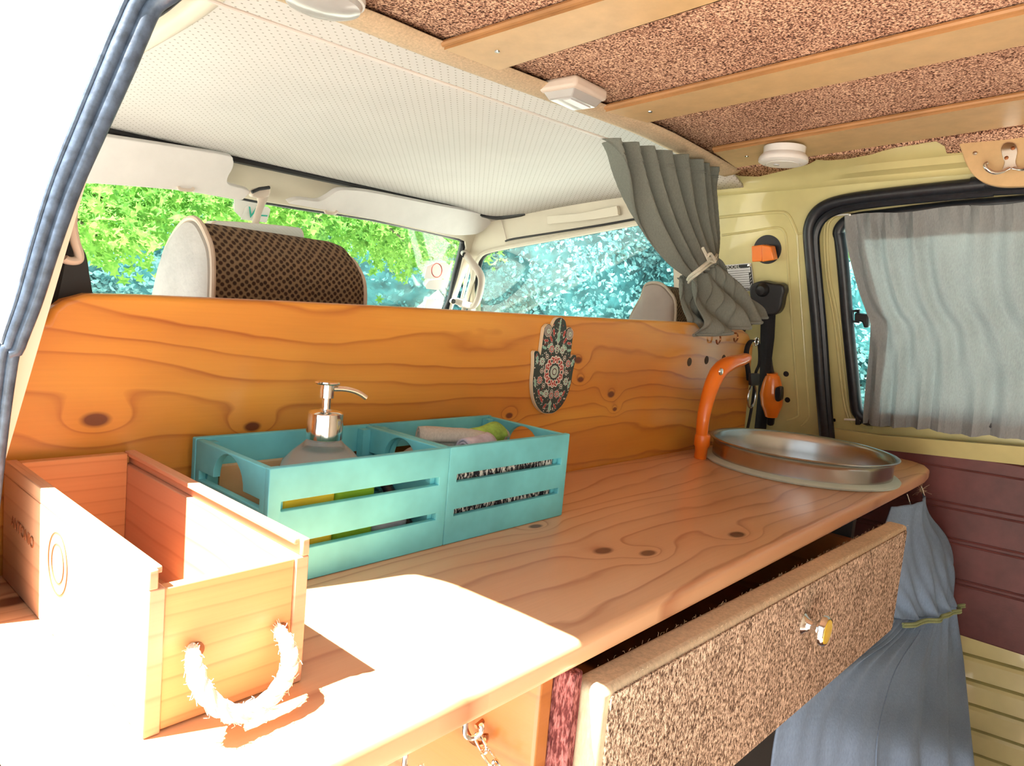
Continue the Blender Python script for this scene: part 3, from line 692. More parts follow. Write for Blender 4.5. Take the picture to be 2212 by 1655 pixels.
# contents, right crate
wb_ = []
for i in range(40):
    t = i / 39; x = .518 + .162 * t; wb_.append([Vector((x, .523 + .002 * math.sin(i * 1.3), z)) for z in np.linspace(.757, .836, 8)])
obj('patterned_cloth', MB().grid(wb_), 'weave', solid=.004, label='black and white woven cloth behind the slots of the right turquoise crate', cat='cloth')
def roll(p0, p1, r, mat, name, label, spiral=True, rise=0):
    p0, p1 = Vector(p0), Vector(p1); mb = MB(); d = (p1 - p0).normalized(); a = d.cross(Vector((0, 0, 1))).normalized(); b_ = d.cross(a); rows = []
    for k in range(9):
        t = k / 8; c = p0.lerp(p1, t) + Vector((0, 0, rise * math.sin(PI * t))); row = []
        for i in range(50):
            th_ = i / 49 * 4 * PI; q = r * (.45 + .55 * i / 49) * (1 + .06 * math.sin(3 * th_ + k)); row.append(c + (a * math.cos(th_) + b_ * math.sin(th_)) * q)
        rows.append(row)
    mb.grid(rows); return obj(name, mb, mat, solid=.003, label=label, cat='towel')
T1 = roll((.53, .60, .842), (.60, .56, .838), .014, 'greycloth', 'rolled_towel', 'grey rolled towel with its end showing, left in the right crate', rise=.003)
T2 = roll((.585, .575, .838), (.645, .585, .843), .015, 'terry', 'rolled_towel', 'fluffy lime green rolled towel in the right turquoise crate')
T3 = roll((.560, .556, .836), (.605, .560, .840), .012, 'terrygrey', 'rolled_towel', 'fluffy lilac grey towel roll between the two others in the right crate')
T4 = roll((.64, .585, .838), (.668, .60, .836), .012, 'greycloth', 'rolled_towel', 'pale crumpled cloth right of the lime green towel in the crate')
rows = [[Vector((.53 + .13 * i / 12, .53 + .10 * j / 10, .805 + .018 * math.sin(i * .9) * math.sin(j * .8 + 1))) for i in range(13)] for j in range(11)]
obj('folded_cloth', MB().grid(rows), 'greycloth', solid=.02, label='folded grey cloth lying under the towel rolls in the right crate', cat='cloth')

# ------------------------------------------------------------------ hand ornament
HX = Vector((.838, .656, .918)); rot = Matrix.Rotation(math.radians(3), 3, 'Y')
half = [(0, -.0715), (.014, -.0700), (.030, -.060), (.041, -.044), (.0465, -.024), (.0475, -.006), (.0500, .010), (.0515, .017), (.049, .020), (.043, .0195), (.0385, .016), (.036, .017), (.0355, .050), (.033, .057), (.027, .061), (.021, .0595), (.0175, .057), (.016, .062), (.012, .069), (.006, .0725), (0, .0735)]
out = smooth([Vector((x, 0, z)) for x, z in half] + [Vector((-x, 0, z)) for x, z in half[-2:0:-1]], 4, True)
def hp3(x, z, d=0): return HX + rot @ Vector((x, -d, z))
def inside(x, z):
    c = False; n = len(out)
    for i in range(n):
        a, b_ = out[i], out[i - 1]
        if (a.z > z) != (b_.z > z) and x < (b_.x - a.x) * (z - a.z) / (b_.z - a.z) + a.x: c = not c
    return c
HM = obj('hand_ornament', MB().prism([hp3(p.x, p.z) for p in out], rot @ Vector((0, .006, 0))), 'h_wood', bevel=.001, label='hand-shaped wooden ornament with a teal and red mandala pattern, on the pine board', cat='ornament')
mb = MB(); D0 = .0006
mb.mat(0).prism([hp3(p.x * .985, p.z * .99, .0001) for p in out], (0, -.0003, 0))
def ring(x, z, r0, r1, mi, d, n=22, pet=0, amp=0, sx=1):
    vs = []; fs = []; ok = True
    for k in range(n):
        a = 2 * PI * k / n; q = 1 + amp * math.cos(pet * a)
        for r in (r0, r1):
            xx = x + r * q * math.cos(a) * sx; zz = z + r * q * math.sin(a)
            vs.append(hp3(xx, zz, d))
            if r == r1 and not inside(xx, zz): ok = False
    if not ok: return
    for k in range(n): j = (k + 1) % n; fs.append((2 * k, 2 * k + 1, 2 * j + 1, 2 * j))
    mb.mat(mi).add(vs, fs)
def disc(x, z, r, mi, d, **k): ring(x, z, r * .02, r, mi, d, **k)
def mandala(x, z, s):
    disc(x, z, s, 3, .0008, n=80, pet=16, amp=.05); disc(x, z, s * .93, 2, .0009, n=80, pet=16, amp=.05)
    for i in range(12):
        a = 2 * PI * i / 12; disc(x + s * .76 * math.cos(a), z + s * .76 * math.sin(a), s * .15, 3, .0010, n=12); disc(x + s * .76 * math.cos(a), z + s * .76 * math.sin(a), s * .10, 2 if i % 2 else 0, .0011, n=12)
    disc(x, z, s * .60, 3, .0011, n=64, pet=12, amp=.06); disc(x, z, s * .55, 0, .0012, n=64, pet=12, amp=.06)
    for q, mi in [(.40, 3), (.36, 1), (.28, 3), (.24, 0), (.16, 3), (.11, 1), (.06, 3)]: disc(x, z, s * q, mi, .0013 + (.4 - q) * .0008, n=30)
def flower(x, z, s, inner=1):
    disc(x, z, s * 1.15, 0, .0008, n=24)
    disc(x, z, s, 3, .0010, n=48, pet=8, amp=.14); disc(x, z, s * .84, 1 if inner else 2, .0011, n=48, pet=8, amp=.14); disc(x, z, s * .55, 3, .0012); disc(x, z, s * .42, 0, .0013); disc(x, z, s * .22, 3, .0014, n=12)
def lozenge(x, z, s, a, mi):
    ca, sa = math.cos(a), math.sin(a); ps = [(-1, 0), (-.4, .42), (0, .25), (.4, .42), (1, 0), (.4, -.42), (0, -.25), (-.4, -.42)]
    for sc, mm, d in [(1.15, 3, .0008), (1, mi, .0009)]:
        q = [(x + s * sc * (p * ca - r * sa), z + s * sc * (p * sa + r * ca)) for p, r in ps]
        if all(inside(*t) for t in q): mb.mat(mm).add([hp3(t[0], t[1], d) for t in q], [tuple(range(8))])
mandala(0, -.008, .0235)
for i in range(8):
    a = PI / 8 + 2 * PI * i / 8; flower(.034 * math.cos(a), -.008 + .036 * math.sin(a), .0058, i % 2)
for i in range(8):
    a = 2 * PI * i / 8 + PI / 2; x, z = .0295 * math.cos(a), -.008 + .0305 * math.sin(a); disc(x, z, .0038, 3, .0009); disc(x, z, .0029, 0, .0010); disc(x, z, .0015, 3, .0011, n=10)
for sx in (-1, 1):
    for q, mi in [(.0085, 3), (.0076, 0), (.0064, 3), (.0055, 0), (.0042, 3), (.0033, 1), (.0018, 3), (.001, 0)]: disc(sx * .0262, .0505, q, mi, .001 + (.009 - q) * .12)
    lozenge(sx * .0125, .050, .0058, PI / 2 - sx * .3, 2); lozenge(sx * .017, .040, .0058, .9 * sx, 2); lozenge(sx * .0275, .0365, .005, 0, 2); lozenge(sx * .022, -.050, .006, sx * .9, 2); lozenge(sx * .012, -.060, .005, -sx * .8, 2)
    lozenge(sx * .030, -.040, .005, sx * 1.1, 2); lozenge(sx * .041, -.026, .0065, sx * 1.25, 1); lozenge(sx * .043, .008, .0065, PI / 2 - sx * .3, 1); lozenge(sx * .018, .030, .0065, -sx * .5, 1); lozenge(sx * .030, .026, .0058, sx * .2, 1); lozenge(sx * .022, -.041, .006, sx * .3, 1)
    lozenge(sx * .0455, .0135, .003, 1.2, 2)
lozenge(0, .066, .0048, PI / 2, 1); lozenge(0, .044, .0095, PI / 2, 1); lozenge(0, .057, .005, PI / 2, 1); lozenge(0, -.060, .0085, PI / 2, 1); flower(0, .0268, .0060, 1); flower(0, -.0440, .0052, 0)
rnd = random.Random(2)
for i in range(420):
    x, z = rnd.uniform(-.05, .05), rnd.uniform(-.07, .073)
    if inside(x * 1.04, z * 1.02): disc(x, z, rnd.uniform(.0006, .0012), rnd.choice([3, 3, 1, 2]), .0006, n=8)
hm2 = obj('painted_pattern', mb, ['h_dark', 'h_teal', 'h_red', 'h_white'], HM, smooth=False)

# brass hooks on the board's right end
for x, y, lb in [(1550, 733, 'left'), (1588, 729, 'right')]:
    p = PY(x, y, .655); mb = MB(); mb.tube([p + Vector((.009 * math.cos(a), -.002, .009 * math.sin(a))) for a in np.linspace(-PI * .95, PI * .55, 16)], .0018, 8)
    mb.tube([p + Vector((.0, .008, .0085)), p + Vector((0, -.002, .009))], .0018, 8)
    obj('cup_hook', mb, 'brass', label='%s copper cup hook on the top right corner of the pine board' % lb, cat='hook', group='copper cup hooks under the tied curtain')

# ------------------------------------------------------------------ faucet and basin
FA = thing('faucet', 'orange curved plastic hand-pump faucet rising from the worktop by the basin', 'faucet', (1.238, .60, .75))
fp = [PY(x, y, .60) for x, y in [(1512, 992), (1515, 950), (1519, 905), (1529, 860), (1541, 825), (1555, 800), (1575, 785), (1597, 779), (1614, 772)]]
fs = smooth(fp, 6); rad = np.interp(np.linspace(0, 1, len(fs)), [0, .3, .6, .68, .8, .95, 1], [.010, .0125, .0165, .0175, .0165, .0135, .010])
obj('spout', MB().tube(fs, list(rad), 16, flat=.8), 'orange', FA)
b0 = Vector((fp[0].x, .60, .75)); obj('base_sleeve', MB().lathe([(.010, 0), (.0115, .002), (.012, .022), (.0145, .026), (.0145, .044), (.013, .047)], b0, n=24), 'orange', FA)
obj('screw', MB().lathe([(.0001, .004), (.006, .003), (.0068, 0)], PY(1556, 803, .581), (0, -1, 0), 16), 'chrome', FA, label='silver screw')
BC = Vector((1.36, .462, .7505))
SK = thing('basin', 'round stainless steel wash basin standing up from the right end of the worktop', 'basin', BC)
bowl = [(.158, .002), (.158, .030), (.160, .037), (.1635, .0395), (.166, .041), (.1665, .0425), (.165, .0435), (.160, .0425), (.156, .038), (.153, .028), (.150, .005), (.146, -.025), (.136, -.050), (.11, -.068), (.06, -.076), (.0001, -.078)]
obj('bowl', MB().lathe(bowl, BC, n=96, caps=False), 'steel', SK)
obj('gasket', MB().lathe([(.15, 0), (.171, 0), (.172, .003), (.168, .0065), (.158, .008)], BC, n=96, caps=False), 'gasket', SK, label='pale green sealing ring')
obj('drain', MB().lathe([(.018, -.0765), (.016, -.074), (.0001, -.0745)], BC, n=24), 'chrome', SK)

# ------------------------------------------------------------------ pillar bits
p = PW(1655, 540); mb = MB(); mb.lathe([(.0001, 0), (.033, 0), (.034, .0015), (.0001, .0016)], PW(1658, 539, .0), Wn, 40)
struct('trim_7', mb, 'black')
BK = thing('belt_buckle', 'orange plastic clip poking out of the black round hole in the pillar', 'clip', PW(1645, 548))
mb = MB(); A_ = PW(1642, 548, .02); mb.prism([PW(x, y, .03) for x, y in [(1623, 532), (1646, 529), (1646, 565), (1624, 566)]], Wn * -.02); obj('clip_body', mb, 'orange', BK, bevel=.002)
mb = MB(); mb.prism([PW(x, y, .034) for x, y in [(1645, 529), (1666, 533), (1672, 562), (1646, 566)]], Wn * -.024); obj('clip_flap', mb, 'orange', BK, bevel=.002)
# data plate
DP = thing('data_plate', 'silver and black maker plate screwed to the yellow pillar above the seat belt', 'plate', PW(1600, 600))
a = PW(1562, 573, .002); b_ = PW(1623, 568, .002); c_ = PW(1630, 628, .002); d_ = a + (c_ - b_)
def pl(u, v, off=0): return a + (b_ - a) * u + (d_ - a) * v + Wn * off
mb = MB(); mb.prism([pl(0, 0), pl(1, 0), pl(1, 1), pl(0, 1)], Wn * .0012); obj('plate', mb, 'silver', DP)
mb = MB()
def bar(u0, v0, u1, v1, off=.0016): mb.prism([pl(u0, v0, off), pl(u1, v0, off), pl(u1, v1, off), pl(u0, v1, off)], Wn * .0002)
bar(.02, .03, .98, .16); bar(.02, .88, .98, .98); bar(.88, .34, .98, .79)
for i in range(8): bar(.03, .24 + .08 * i, .97 if i in (0, 1, 7) else .88, .25 + .08 * i + .004)
bar(.95, .16, .98, .9)
obj('black_print', mb, 'black', DP, smooth=False, label='black printed fields')
uu = (b_ - a).normalized(); vv = (a - d_).normalized()
mb = MB(); from_mesh(mb, text_mesh('Combach, SVL', .010, uu, vv, pl(.35, .965, .002))); from_mesh(mb, text_mesh('MODEL', .012, uu, vv, pl(.06, .15, .002)))
for q in (.42, .53, .64, .75): mb.prism([pl(.9, q + .04, .002), pl(.94, q - .03, .002), pl(.96, q - .03, .002), pl(.92, q + .04, .002)], Wn * .0002)
obj('white_print', mb, 'white', DP, smooth=False, label='pale printed lettering')
for q in ((.93, .09), (.93, .93)): obj('rivet', MB().lathe([(.0001, .003), (.004, .002), (.0048, 0)], pl(*q, .002), Wn, 14), 'chrome', DP)
# seat belt
SB = thing('seat_belt', 'black seat belt hanging from its rounded anchor on the yellow pillar', 'seat belt', PW(1660, 900, .02))
anch = smooth([PW(x, y, .012) for x, y in [(1634, 612), (1655, 605), (1680, 610), (1700, 612), (1705, 626), (1701, 640), (1697, 662), (1687, 676), (1668, 678), (1652, 670), (1634, 645), (1630, 627)]], 3, True)
obj('anchor_cover', MB().prism(anch, Wn * .03), 'black', SB, bevel=.009, seg=4)
obj('anchor_cap', MB().lathe([(.0001, .016), (.010, .014), (.016, .006), (.017, 0)], PW(1648, 626, .04), Wn, 24), 'black', SB)
mb = MB(); L1 = [(1645, 660), (1643, 720), (1642, 800), (1636, 870), (1628, 945)]; R1 = [(1676, 670), (1673, 730), (1668, 770), (1662, 830), (1654, 945)]
mb.grid([[PW(*x, .03) for x in L1], [(PW(*x, .036) + PW(*y, .036)) / 2 for x, y in zip(L1, R1)], [PW(*y, .03) for y in R1]]); obj('webbing', mb, 'belt', SB, solid=.002)
mb = MB(); mb.grid([[PW(*x, .04) for x in [(1640, 645), (1612, 672), (1585, 700), (1560, 740)]], [PW(*x, .04) for x in [(1655, 668), (1640, 690), (1612, 712), (1590, 750)]]]); obj('lap_webbing', mb, 'belt', SB, solid=.002)
# orange torch on its cord
TO = thing('torch', 'orange hand torch with a black switch hanging beside the seat belt', 'torch', PW(1667, 900, .02))
tp = [PW(x, y, .028) for x, y in [(1668, 806), (1668, 820), (1667, 850), (1667, 875), (1666, 900)]]
obj('torch_body', MB().tube(smooth(tp, 5), list(np.interp(np.linspace(0, 1, 21), [0, .12, .15, .5, .75, .93, 1], [.0135, .0135, .017, .028, .0255, .0165, .015])), 18, flat=.85), 'orange', TO)
mb = MB(); mb.prism(smooth([PW(x, y, .062) for x, y in [(1676, 838), (1685, 838), (1687, 845), (1686, 864), (1680, 868), (1674, 864), (1673, 846)]], 3, True), Wn * -.018); obj('switch', mb, 'black', TO, bevel=.002)
mb = MB(); mb.tube([PW(1667, 806, .028), PW(1664, 790, .02), PW(1662, 775, .012)], .006, 8); obj('cord', mb, 'black', TO); mb = MB(); mb.tube([PW(1666, 899, .028), PW(1664, 915, .02)], .009, 8); obj('end_cap', mb, 'black', TO)
mb = MB()
for x, y in [(1698, 808), (1701, 864)]: mb.lathe([(.0001, .001), (.0062, .001), (.0068, 0)], PW(x, y, .0), Wn, 18)
struct('trim_8', mb, 'black')
# karabiners and straps at the board's end
KR = thing('key_strap', 'dark strap with metal rings hanging from the right end of the pine board', 'strap', PY(1628, 900, .655))
k1 = smooth([PY(x, y, .655) for x, y in [(1633, 738), (1622, 737), (1614, 752), (1612, 775), (1616, 800), (1618, 822)]], 5); obj('strap', MB().tube(k1, .006, 8, flat=.4), 'belt', KR)
k2 = smooth([PY(x, y, .655) for x, y in [(1634, 735), (1640, 750), (1640, 785), (1632, 808), (1628, 850), (1622, 890), (1614, 930)]], 5); obj('strap', MB().tube(k2, .0035, 8), 'belt', KR)
cc_ = PY(1624, 856, .652); obj('metal_ring', MB().tube([cc_ + Vector((.020 * math.cos(t), 0, .026 * math.sin(t))) for t in np.linspace(0, 2 * PI, 25)[:-1]], .0022, 8, True), 'steel', KR)
obj('metal_ring', MB().tube([PY(1634, 738, .65) + Vector((.009 * math.cos(t), 0, .009 * math.sin(t))) for t in np.linspace(0, 2 * PI, 21)[:-1]], .0018, 8, True), 'chrome', KR)
obj('buckle', MB().prism([PY(x, y, .65) for x, y in [(1616, 806), (1634, 806), (1634, 832), (1616, 832)]], (0, -.008, 0)), 'black', KR, bevel=.002)

# ------------------------------------------------------------------ curtains
def rows_interp(rows, n):
    Ls = smooth([r[0] for r in rows], n); Rs = smooth([r[1] for r in rows], n); return list(zip(Ls, Rs))
def drape(rows, nu, n, fold, nrm=(0, -1, 0)):
    rr_ = rows_interp(rows, n); out_ = []; nv = len(rr_) - 1; nr = Vector(nrm)
    for j, (l, r) in enumerate(rr_):
        v = j / nv; out_.append([l.lerp(r, i / nu) + nr * fold(i / nu, v) for i in range(nu + 1)])
    return out_
CU = thing('tied_curtain', 'grey-green curtain gathered with a cord and hanging over the pine board end', 'curtain', (1.4, .62, .95))
rw = [(PY(1300, 300, .79), PY(1527, 362, .79)), (PY(1333, 375, .785), PY(1533, 402, .785)), (PY(1385, 470, .77), PY(1539, 470, .765)), (PY(1447, 560, .74), PY(1544, 520, .74)), (PY(1488, 600, .715), PY(1543, 553, .70))]
def f1(u, v): return .030 * (1 - .75 * v) * math.sin(2 * PI * (7.5 * u + .7 * v + .25 * math.sin(5 * u + 2 * v))) + .006 * math.sin(2 * PI * (17 * u + v)) * (1 - v) + .02 * math.sin(PI * u)
gr = drape(rw, 150, 12, f1); 
obj('upper_cloth', MB().grid(gr), 'grey', CU, solid=.0025)
rw2 = [(PY(1488, 602, .715), PY(1544, 556, .70)), (PY(1496, 640, .69), PY(1578, 592, .67)), (PY(1506, 690, .65), PY(1614, 640, .64)), (PY(1521, 727, .63), PY(1633, 682, .62))]
def f2(u, v): return .016 * (.35 + v) * math.sin(2 * PI * (3.2 * u + .35 * math.sin(4 * v + 3 * u))) + .006 * math.sin(2 * PI * (8 * u + 1.5 * v)) + .018 * math.sin(PI * u)
g2 = drape(rw2, 110, 12, f2)
obj('lower_cloth', MB().grid(g2), 'grey', CU, solid=.0025)
def f3(u, v): return f2(u, v) * .8 - .028 - .01 * v
rw3 = [(a + Vector((.002, 0, 0)), b_ + Vector((-.003, 0, 0))) for a, b_ in rw2]; rw3[-1] = (PY(1530, 722, .64), PY(1622, 690, .63))
obj('inner_fold', MB().grid(drape(rw3, 80, 10, f3)), 'grey', CU, solid=.0025)
# rolled opening of the tail
mb = MB(); tl = smooth([g2[-1][k] for k in range(0, 111, 5)], 3); mb.tube(tl, .0035, 8); obj('hem', mb, 'grey', CU)
mb = MB()
for rr_ in (gr[7], gr[8]): mb.tube([p + Vector((0, -.002, 0)) for p in rr_[::2]], .0012, 6)
obj('gather_tape', mb, 'grey', CU)
mb = MB(); tie = smooth([PY(1486, 604, .70), PY(1492, 596, .675), PY(1510, 582, .655), PY(1530, 566, .655), PY(1545, 556, .675), PY(1548, 549, .71)], 6)
mb.tube(tie, .0035, 8); mb.tube([t + Vector((0, -.002, -.006)) for t in tie], .0025, 8)
mb.tube(smooth([PY(1532, 565, .65), PY(1526, 552, .645), PY(1518, 536, .645)], 4), .003, 8); mb.tube(smooth([PY(1534, 562, .65), PY(1545, 566, .645), PY(1535, 548, .64), PY(1528, 556, .645), PY(1541, 556, .645)], 4), .0028, 8)
obj('tie_cord', mb, 'cord', label='pale twisted cord tied round the waist of the grey-green curtain', cat='cord')
wire = [PY(440, -6, .79), PY(490, 15, .79), PY(900, 160, .79), PY(1310, 300, .79), PY(1532, 362, .795)]; wire = [Vector((.26, .79, 1.27))] + wire
obj('curtain_wire', MB().tube(wire, .0024, 8), 'white', label='thin white curtain wire stretched under the cab headliner', cat='wire')

# window curtain
WC = thing('window_curtain', 'thin grey curtain stretched over the sliding window on the right', 'curtain', PW(2100, 930, .01))
lft = [(1828, 466), (1834, 520), (1845, 575), (1860, 630), (1876, 672), (1885, 695), (1882, 735), (1877, 790), (1872, 850), (1868, 912)]
rows = []
Lp = smooth([PW(*q, .0) for q in lft], 6); tz = wuv(2212, 424)[1]; bz = wuv(2212, 940)[1]
Rt = WO + Wu * .45 + Wv * (tz + .035); Rb = WO + Wu * .45 + Wv * (bz + .03)
NVv = len(Lp) - 1
for j, lp in enumerate(Lp):
    v = j / NVv; rp_ = Rt.lerp(Rb, v); row = []
    for i in range(221):
        u = i / 220; sag = .004 * math.sin(38 * u) * (1 if v < .02 or v > .98 else .4)
        f = .0060 * math.sin(2 * PI * (17 * u + .5 * math.sin(5 * v) + .8 * math.sin(7 * u))) + .0045 * math.sin(2 * PI * (31 * u + .4 * v + math.sin(11 * u))) * (abs(v - .5) * 1.6 + .1) + .0012 * math.sin(2 * PI * 75 * u) * (1 if v > .9 or v < .08 else .1)
        row.append(lp.lerp(rp_, u) + Wn * (f + .012) + Wv * sag * (1 - 2 * v) * .6)
    rows.append(row)
obj('cloth', MB().grid(rows), 'greylight', WC)
hr = []
for fr in np.linspace(0, .115, 6): j = fr * NVv; j0 = int(j); hr.append([a.lerp(b_, j - j0) - Wn * .003 for a, b_ in zip(rows[j0], rows[j0 + 1])])
obj('top_hem', MB().grid(hr), 'greyhem', WC)
hr = [[r_[i] - Wn * .003 for r_ in rows] for i in range(0, 9, 2)]; obj('side_hem', MB().grid(hr), 'greyhem', WC)
hr = [[a - Wn * .003 for a in rows[j]] for j in range(NVv - 3, NVv + 1)]; obj('bottom_hem', MB().grid(hr), 'greyhem', WC)
mb = MB(); mb.tube([PW(1790, 466, -.004), PW(1832, 463, .004), rows[0][3] + Wn * .002], .002, 8)
obj('curtain_rail', mb, 'white', label='thin pale curtain spring at the top left corner of the sliding window', cat='rail'); mb = MB(); mb.tube([PW(1824, 906, -.004), PW(1870, 908, 0)], .0025, 8)
obj('curtain_rail', mb, 'white', label='thin pale curtain spring at the lower left corner of the sliding window', cat='rail')
mb = MB(); mb.prism([PW(x, y, -.018) for x, y in [(1854, 893), (1863, 893), (1864, 914), (1853, 914)]], Wn * .02)
obj('rail_clip', mb, 'black', bevel=.002, label='black clip at the lower left corner of the sliding window', cat='clip')
LA = thing('window_latch', 'black catch on the sliding window beside the curtain edge', 'latch', PW(1855, 690, -.01))
mb = MB(); mb.tube([PW(x, y, -.016) for x, y in [(1857, 672), (1842, 672), (1841, 694), (1857, 695)]], .004, 8); obj('latch_loop', mb, 'black', LA)
mb = MB(); mb.prism([PW(x, y, -.02) for x, y in [(1850, 674), (1862, 676), (1880, 678), (1880, 706), (1870, 707), (1866, 694), (1850, 692)]], Wn * .014); obj('latch_body', mb, 'black', LA, bevel=.003)

# curtain under the worktop, tied with a green cord
UC = thing('lower_curtain', 'blue-grey curtain tied with green cord below the right end of the worktop', 'curtain', (1.25, .27, .35))
rU = [(PY(1925, 1095, .305), PY(1993, 1062, .300)), (PY(1905, 1150, .302), PY(2005, 1110, .285)), (PY(1890, 1200, .300), PY(2043, 1160, .265)), (PY(1893, 1260, .295), PY(2058, 1215, .245)), (PY(1912, 1310, .285), PY(2056, 1270, .235)), (PY(1925, 1340, .275), PY(2060, 1300, .228))]
def fu(u, v): return .006 * math.sin(2 * PI * (4.2 * u + .5 * v)) * (.2 + v * v) + .004 * math.sin(2 * PI * (9 * u + .6 * math.sin(5 * v))) * v * v + .022 * math.sin(PI * u)
obj('upper_cloth', MB().grid(drape(rU, 90, 8, fu)), 'blue', UC, solid=.002)
rL = [(PY(1925, 1340, .275), PY(2060, 1300, .228)), (PY(1870, 1390, .28), PY(2066, 1340, .222)), (PY(1760, 1440, .29), PY(2082, 1420, .20)), (PY(1700, 1490, .30), PY(2095, 1520, .165)), (PY(1672, 1580, .302), PY(2108, 1640, .125)), (PY(1655, 1720, .302), PY(2122, 1760, .11)), (PY(1640, 1860, .302), PY(2135, 1900, .10))]
def fl(u, v): return .010 * math.sin(2 * PI * (4.5 * u ** 1.4 + .25 * math.sin(3 * v))) * (.35 + .8 * v) * (.15 + u) + .003 * math.sin(2 * PI * (13 * u + .4 * v)) * (1 - v) + .012 * math.sin(PI * u)
gL = drape(rL, 120, 8, fl); obj('lower_cloth', MB().grid(gL), 'blue', UC, solid=.002)
mb = MB(); mb.tube([g_[47] + Vector((0, -.0015, 0)) for g_ in gL[6:]], .0012, 6); obj('seam', mb, 'blue', UC)
row0 = gL[0]; mb = MB(); tp_ = smooth([row0[k] + Vector((0, -.019, .001 * math.sin(k))) for k in range(0, 121, 12)], 4); mb.tube(tp_, .0026, 8); mb.tube([q + Vector((0, -.001, -.0045)) for q in tp_], .0024, 8)
obj('tie_cord', mb, 'greencord', label='green braided cord tied round the blue-grey curtain below the worktop', cat='cord')
for (x, y, lb, cz_) in [(1960, 1096, 'left', .298), (1991, 1078, 'right', .292)]:
    p = PY(x, y, cz_); mb = MB(); mb.tube([p + Vector((.006 * math.cos(a), -.004, .008 * math.sin(a))) for a in np.linspace(-PI * .8, PI * .5, 14)], .0011, 7)
    mb.tube([p + Vector((.002, -.003, .008)), p + Vector((.001, .004, .024))], .0011, 7)
    obj('curtain_hook', mb, 'chrome', label='%s white wire hook holding the blue-grey curtain under the worktop' % lb, cat='hook', group='white wire hooks of the lower curtain')
mb = MB(); rnd = random.Random(8); pc = PY(1988, 1062, .299)
for i in range(40):
    d = Vector((rnd.uniform(-.3, 1.2), rnd.uniform(-.5, .3), rnd.uniform(-.4, .9))).normalized() * rnd.uniform(.006, .022); mb.tube([pc, pc + d * .5 + Vector((0, 0, .002)), pc + d], .00025, 3)
obj('frayed_threads', mb, 'trimcloth', UC, kind='stuff')

# ------------------------------------------------------------------ ceiling fittings
def slat(pxs, label, down=.013):
    a, b_, c_, d_ = [PC(*q) for q in pxs]                # front-left, front-right, back-left, back-right
    def ext(p, q, y): t = (y - p.y) / (q.y - p.y); r = p + (q - p) * t; return Vector((r.x, r.y, cz(r.y)))
    bl = ext(a, c_, -.72); br = ext(b_, d_, -.72)
    T = thing('ceiling_slat', label, 'slat', ((a + b_) / 2), 'tan laminated slats across the carpeted ceiling')
    def lower(p, k=1): return p + Vector((0, 0, -down * k))
    mb = MB(); n = 2
    poly = [a, b_, br, bl]
    mb.add([p for p in poly] + [lower(p) for p in poly], [(4, 5, 6, 7), (1, 2, 6, 5), (0, 4, 5, 1), (2, 3, 7, 6)])
    obj('board', mb, 'slat', T, bevel=.002)
    lip = Vector((.012, 0, 0)); mb = MB()
    mb.add([a, a - lip * -0, bl, a + Vector((-.0, 0, 0)), lower(a), lower(bl)], [(0, 2, 5, 4)])
    mb.tube([lower(a, .45) + Vector((-.003, 0, 0)), lower(bl, .45) + Vector((-.003, 0, 0))], .0045, 8)
    obj('edge_strip', mb, 'slatedge', T, label='darker rounded edge')
    q = a.lerp(b_, .45).lerp(bl.lerp(br, .45), .035); obj('screw', MB().lathe([(.0001, .002), (.0035, .0015), (.004, 0)], lower(q), (0, 0, -1), 12), 'steel', T)
    return T
slat([(961, 87), (1079, 134), (1231, 0), (1420, 22)], 'leftmost tan slat on the carpeted ceiling, nearest the round lamp')
slat([(1310, 225), (1400, 250), (2212, 7), (2212, 77)], 'middle tan slat on the carpeted ceiling, right of the dome light')
slat([(1543, 316), (1591, 350), (2212, 196), (2212, 253)], 'rightmost tan slat on the carpeted ceiling, behind the smoke alarm')
SM = thing('smoke_alarm', 'round white smoke alarm fixed to the rightmost ceiling slat', 'smoke alarm', PZ(1695, 345, 1.34))
sc = PZ(1695, 322, 1.352); R0 = .045
obj('mounting_ring', MB().lathe([(R0 * .84, -.004), (R0 * .87, -.003), (R0 * .86, .012), (R0 * .9, .013)], sc, (0, 0, -1), 48), 'white', SM)
obj('housing', MB().lathe([(R0 * .88, .010), (R0 * 1.0, .016), (R0 * 1.03, .020), (R0 * 1.02, .025), (R0 * .9, .028), (R0 * .72, .0295), (R0 * .715, .0285), (R0 * .69, .0285), (R0 * .685, .030), (.0001, .0305)], sc, (0, 0, -1), 56), 'white', SM)
obj('test_button', MB().lathe([(.006, .030), (.0055, .032), (.0001, .0325)], sc + Vector((-.006, .01, 0)), (0, 0, -1), 20), 'clearplas', SM)
DL = thing('dome_light', 'rectangular cab dome light with a clear lens on the trim band', 'ceiling light', (.928, .745, 1.345))
mb = MB(); mb.box((.888, .708, 1.343), (.975, .782, 1.362)); obj('housing', mb, 'beige', DL, bevel=.006, seg=3)
mb = MB(); lo_p = [Vector(q) for q in [(.892, .712, 1.346), (.971, .712, 1.346), (.971, .778, 1.346), (.892, .778, 1.346)]]; hi_p = [Vector(q) for q in [(.899, .722, 1.332), (.964, .722, 1.332), (.964, .768, 1.332), (.899, .768, 1.332)]]
mb.add(lo_p + hi_p, [(4, 5, 6, 7), (0, 1, 5, 4), (1, 2, 6, 5), (2, 3, 7, 6), (3, 0, 4, 7)]); obj('lens', mb, 'clearplas', DL, bevel=.002)
obj('reflector', MB().box((.905, .728, 1.3305), (.958, .744, 1.3335)), 'silver', DL)
LP = thing('round_lamp', 'round clear plastic ceiling lamp cut by the top edge of the photo', 'ceiling light', PC(700, -10, .01))
lc = PC(700, -16, .004); obj('base', MB().lathe([(.048, 0), (.050, .004), (.049, .009), (.045, .011)], lc, (0, 0, -1), 48), 'white', LP)
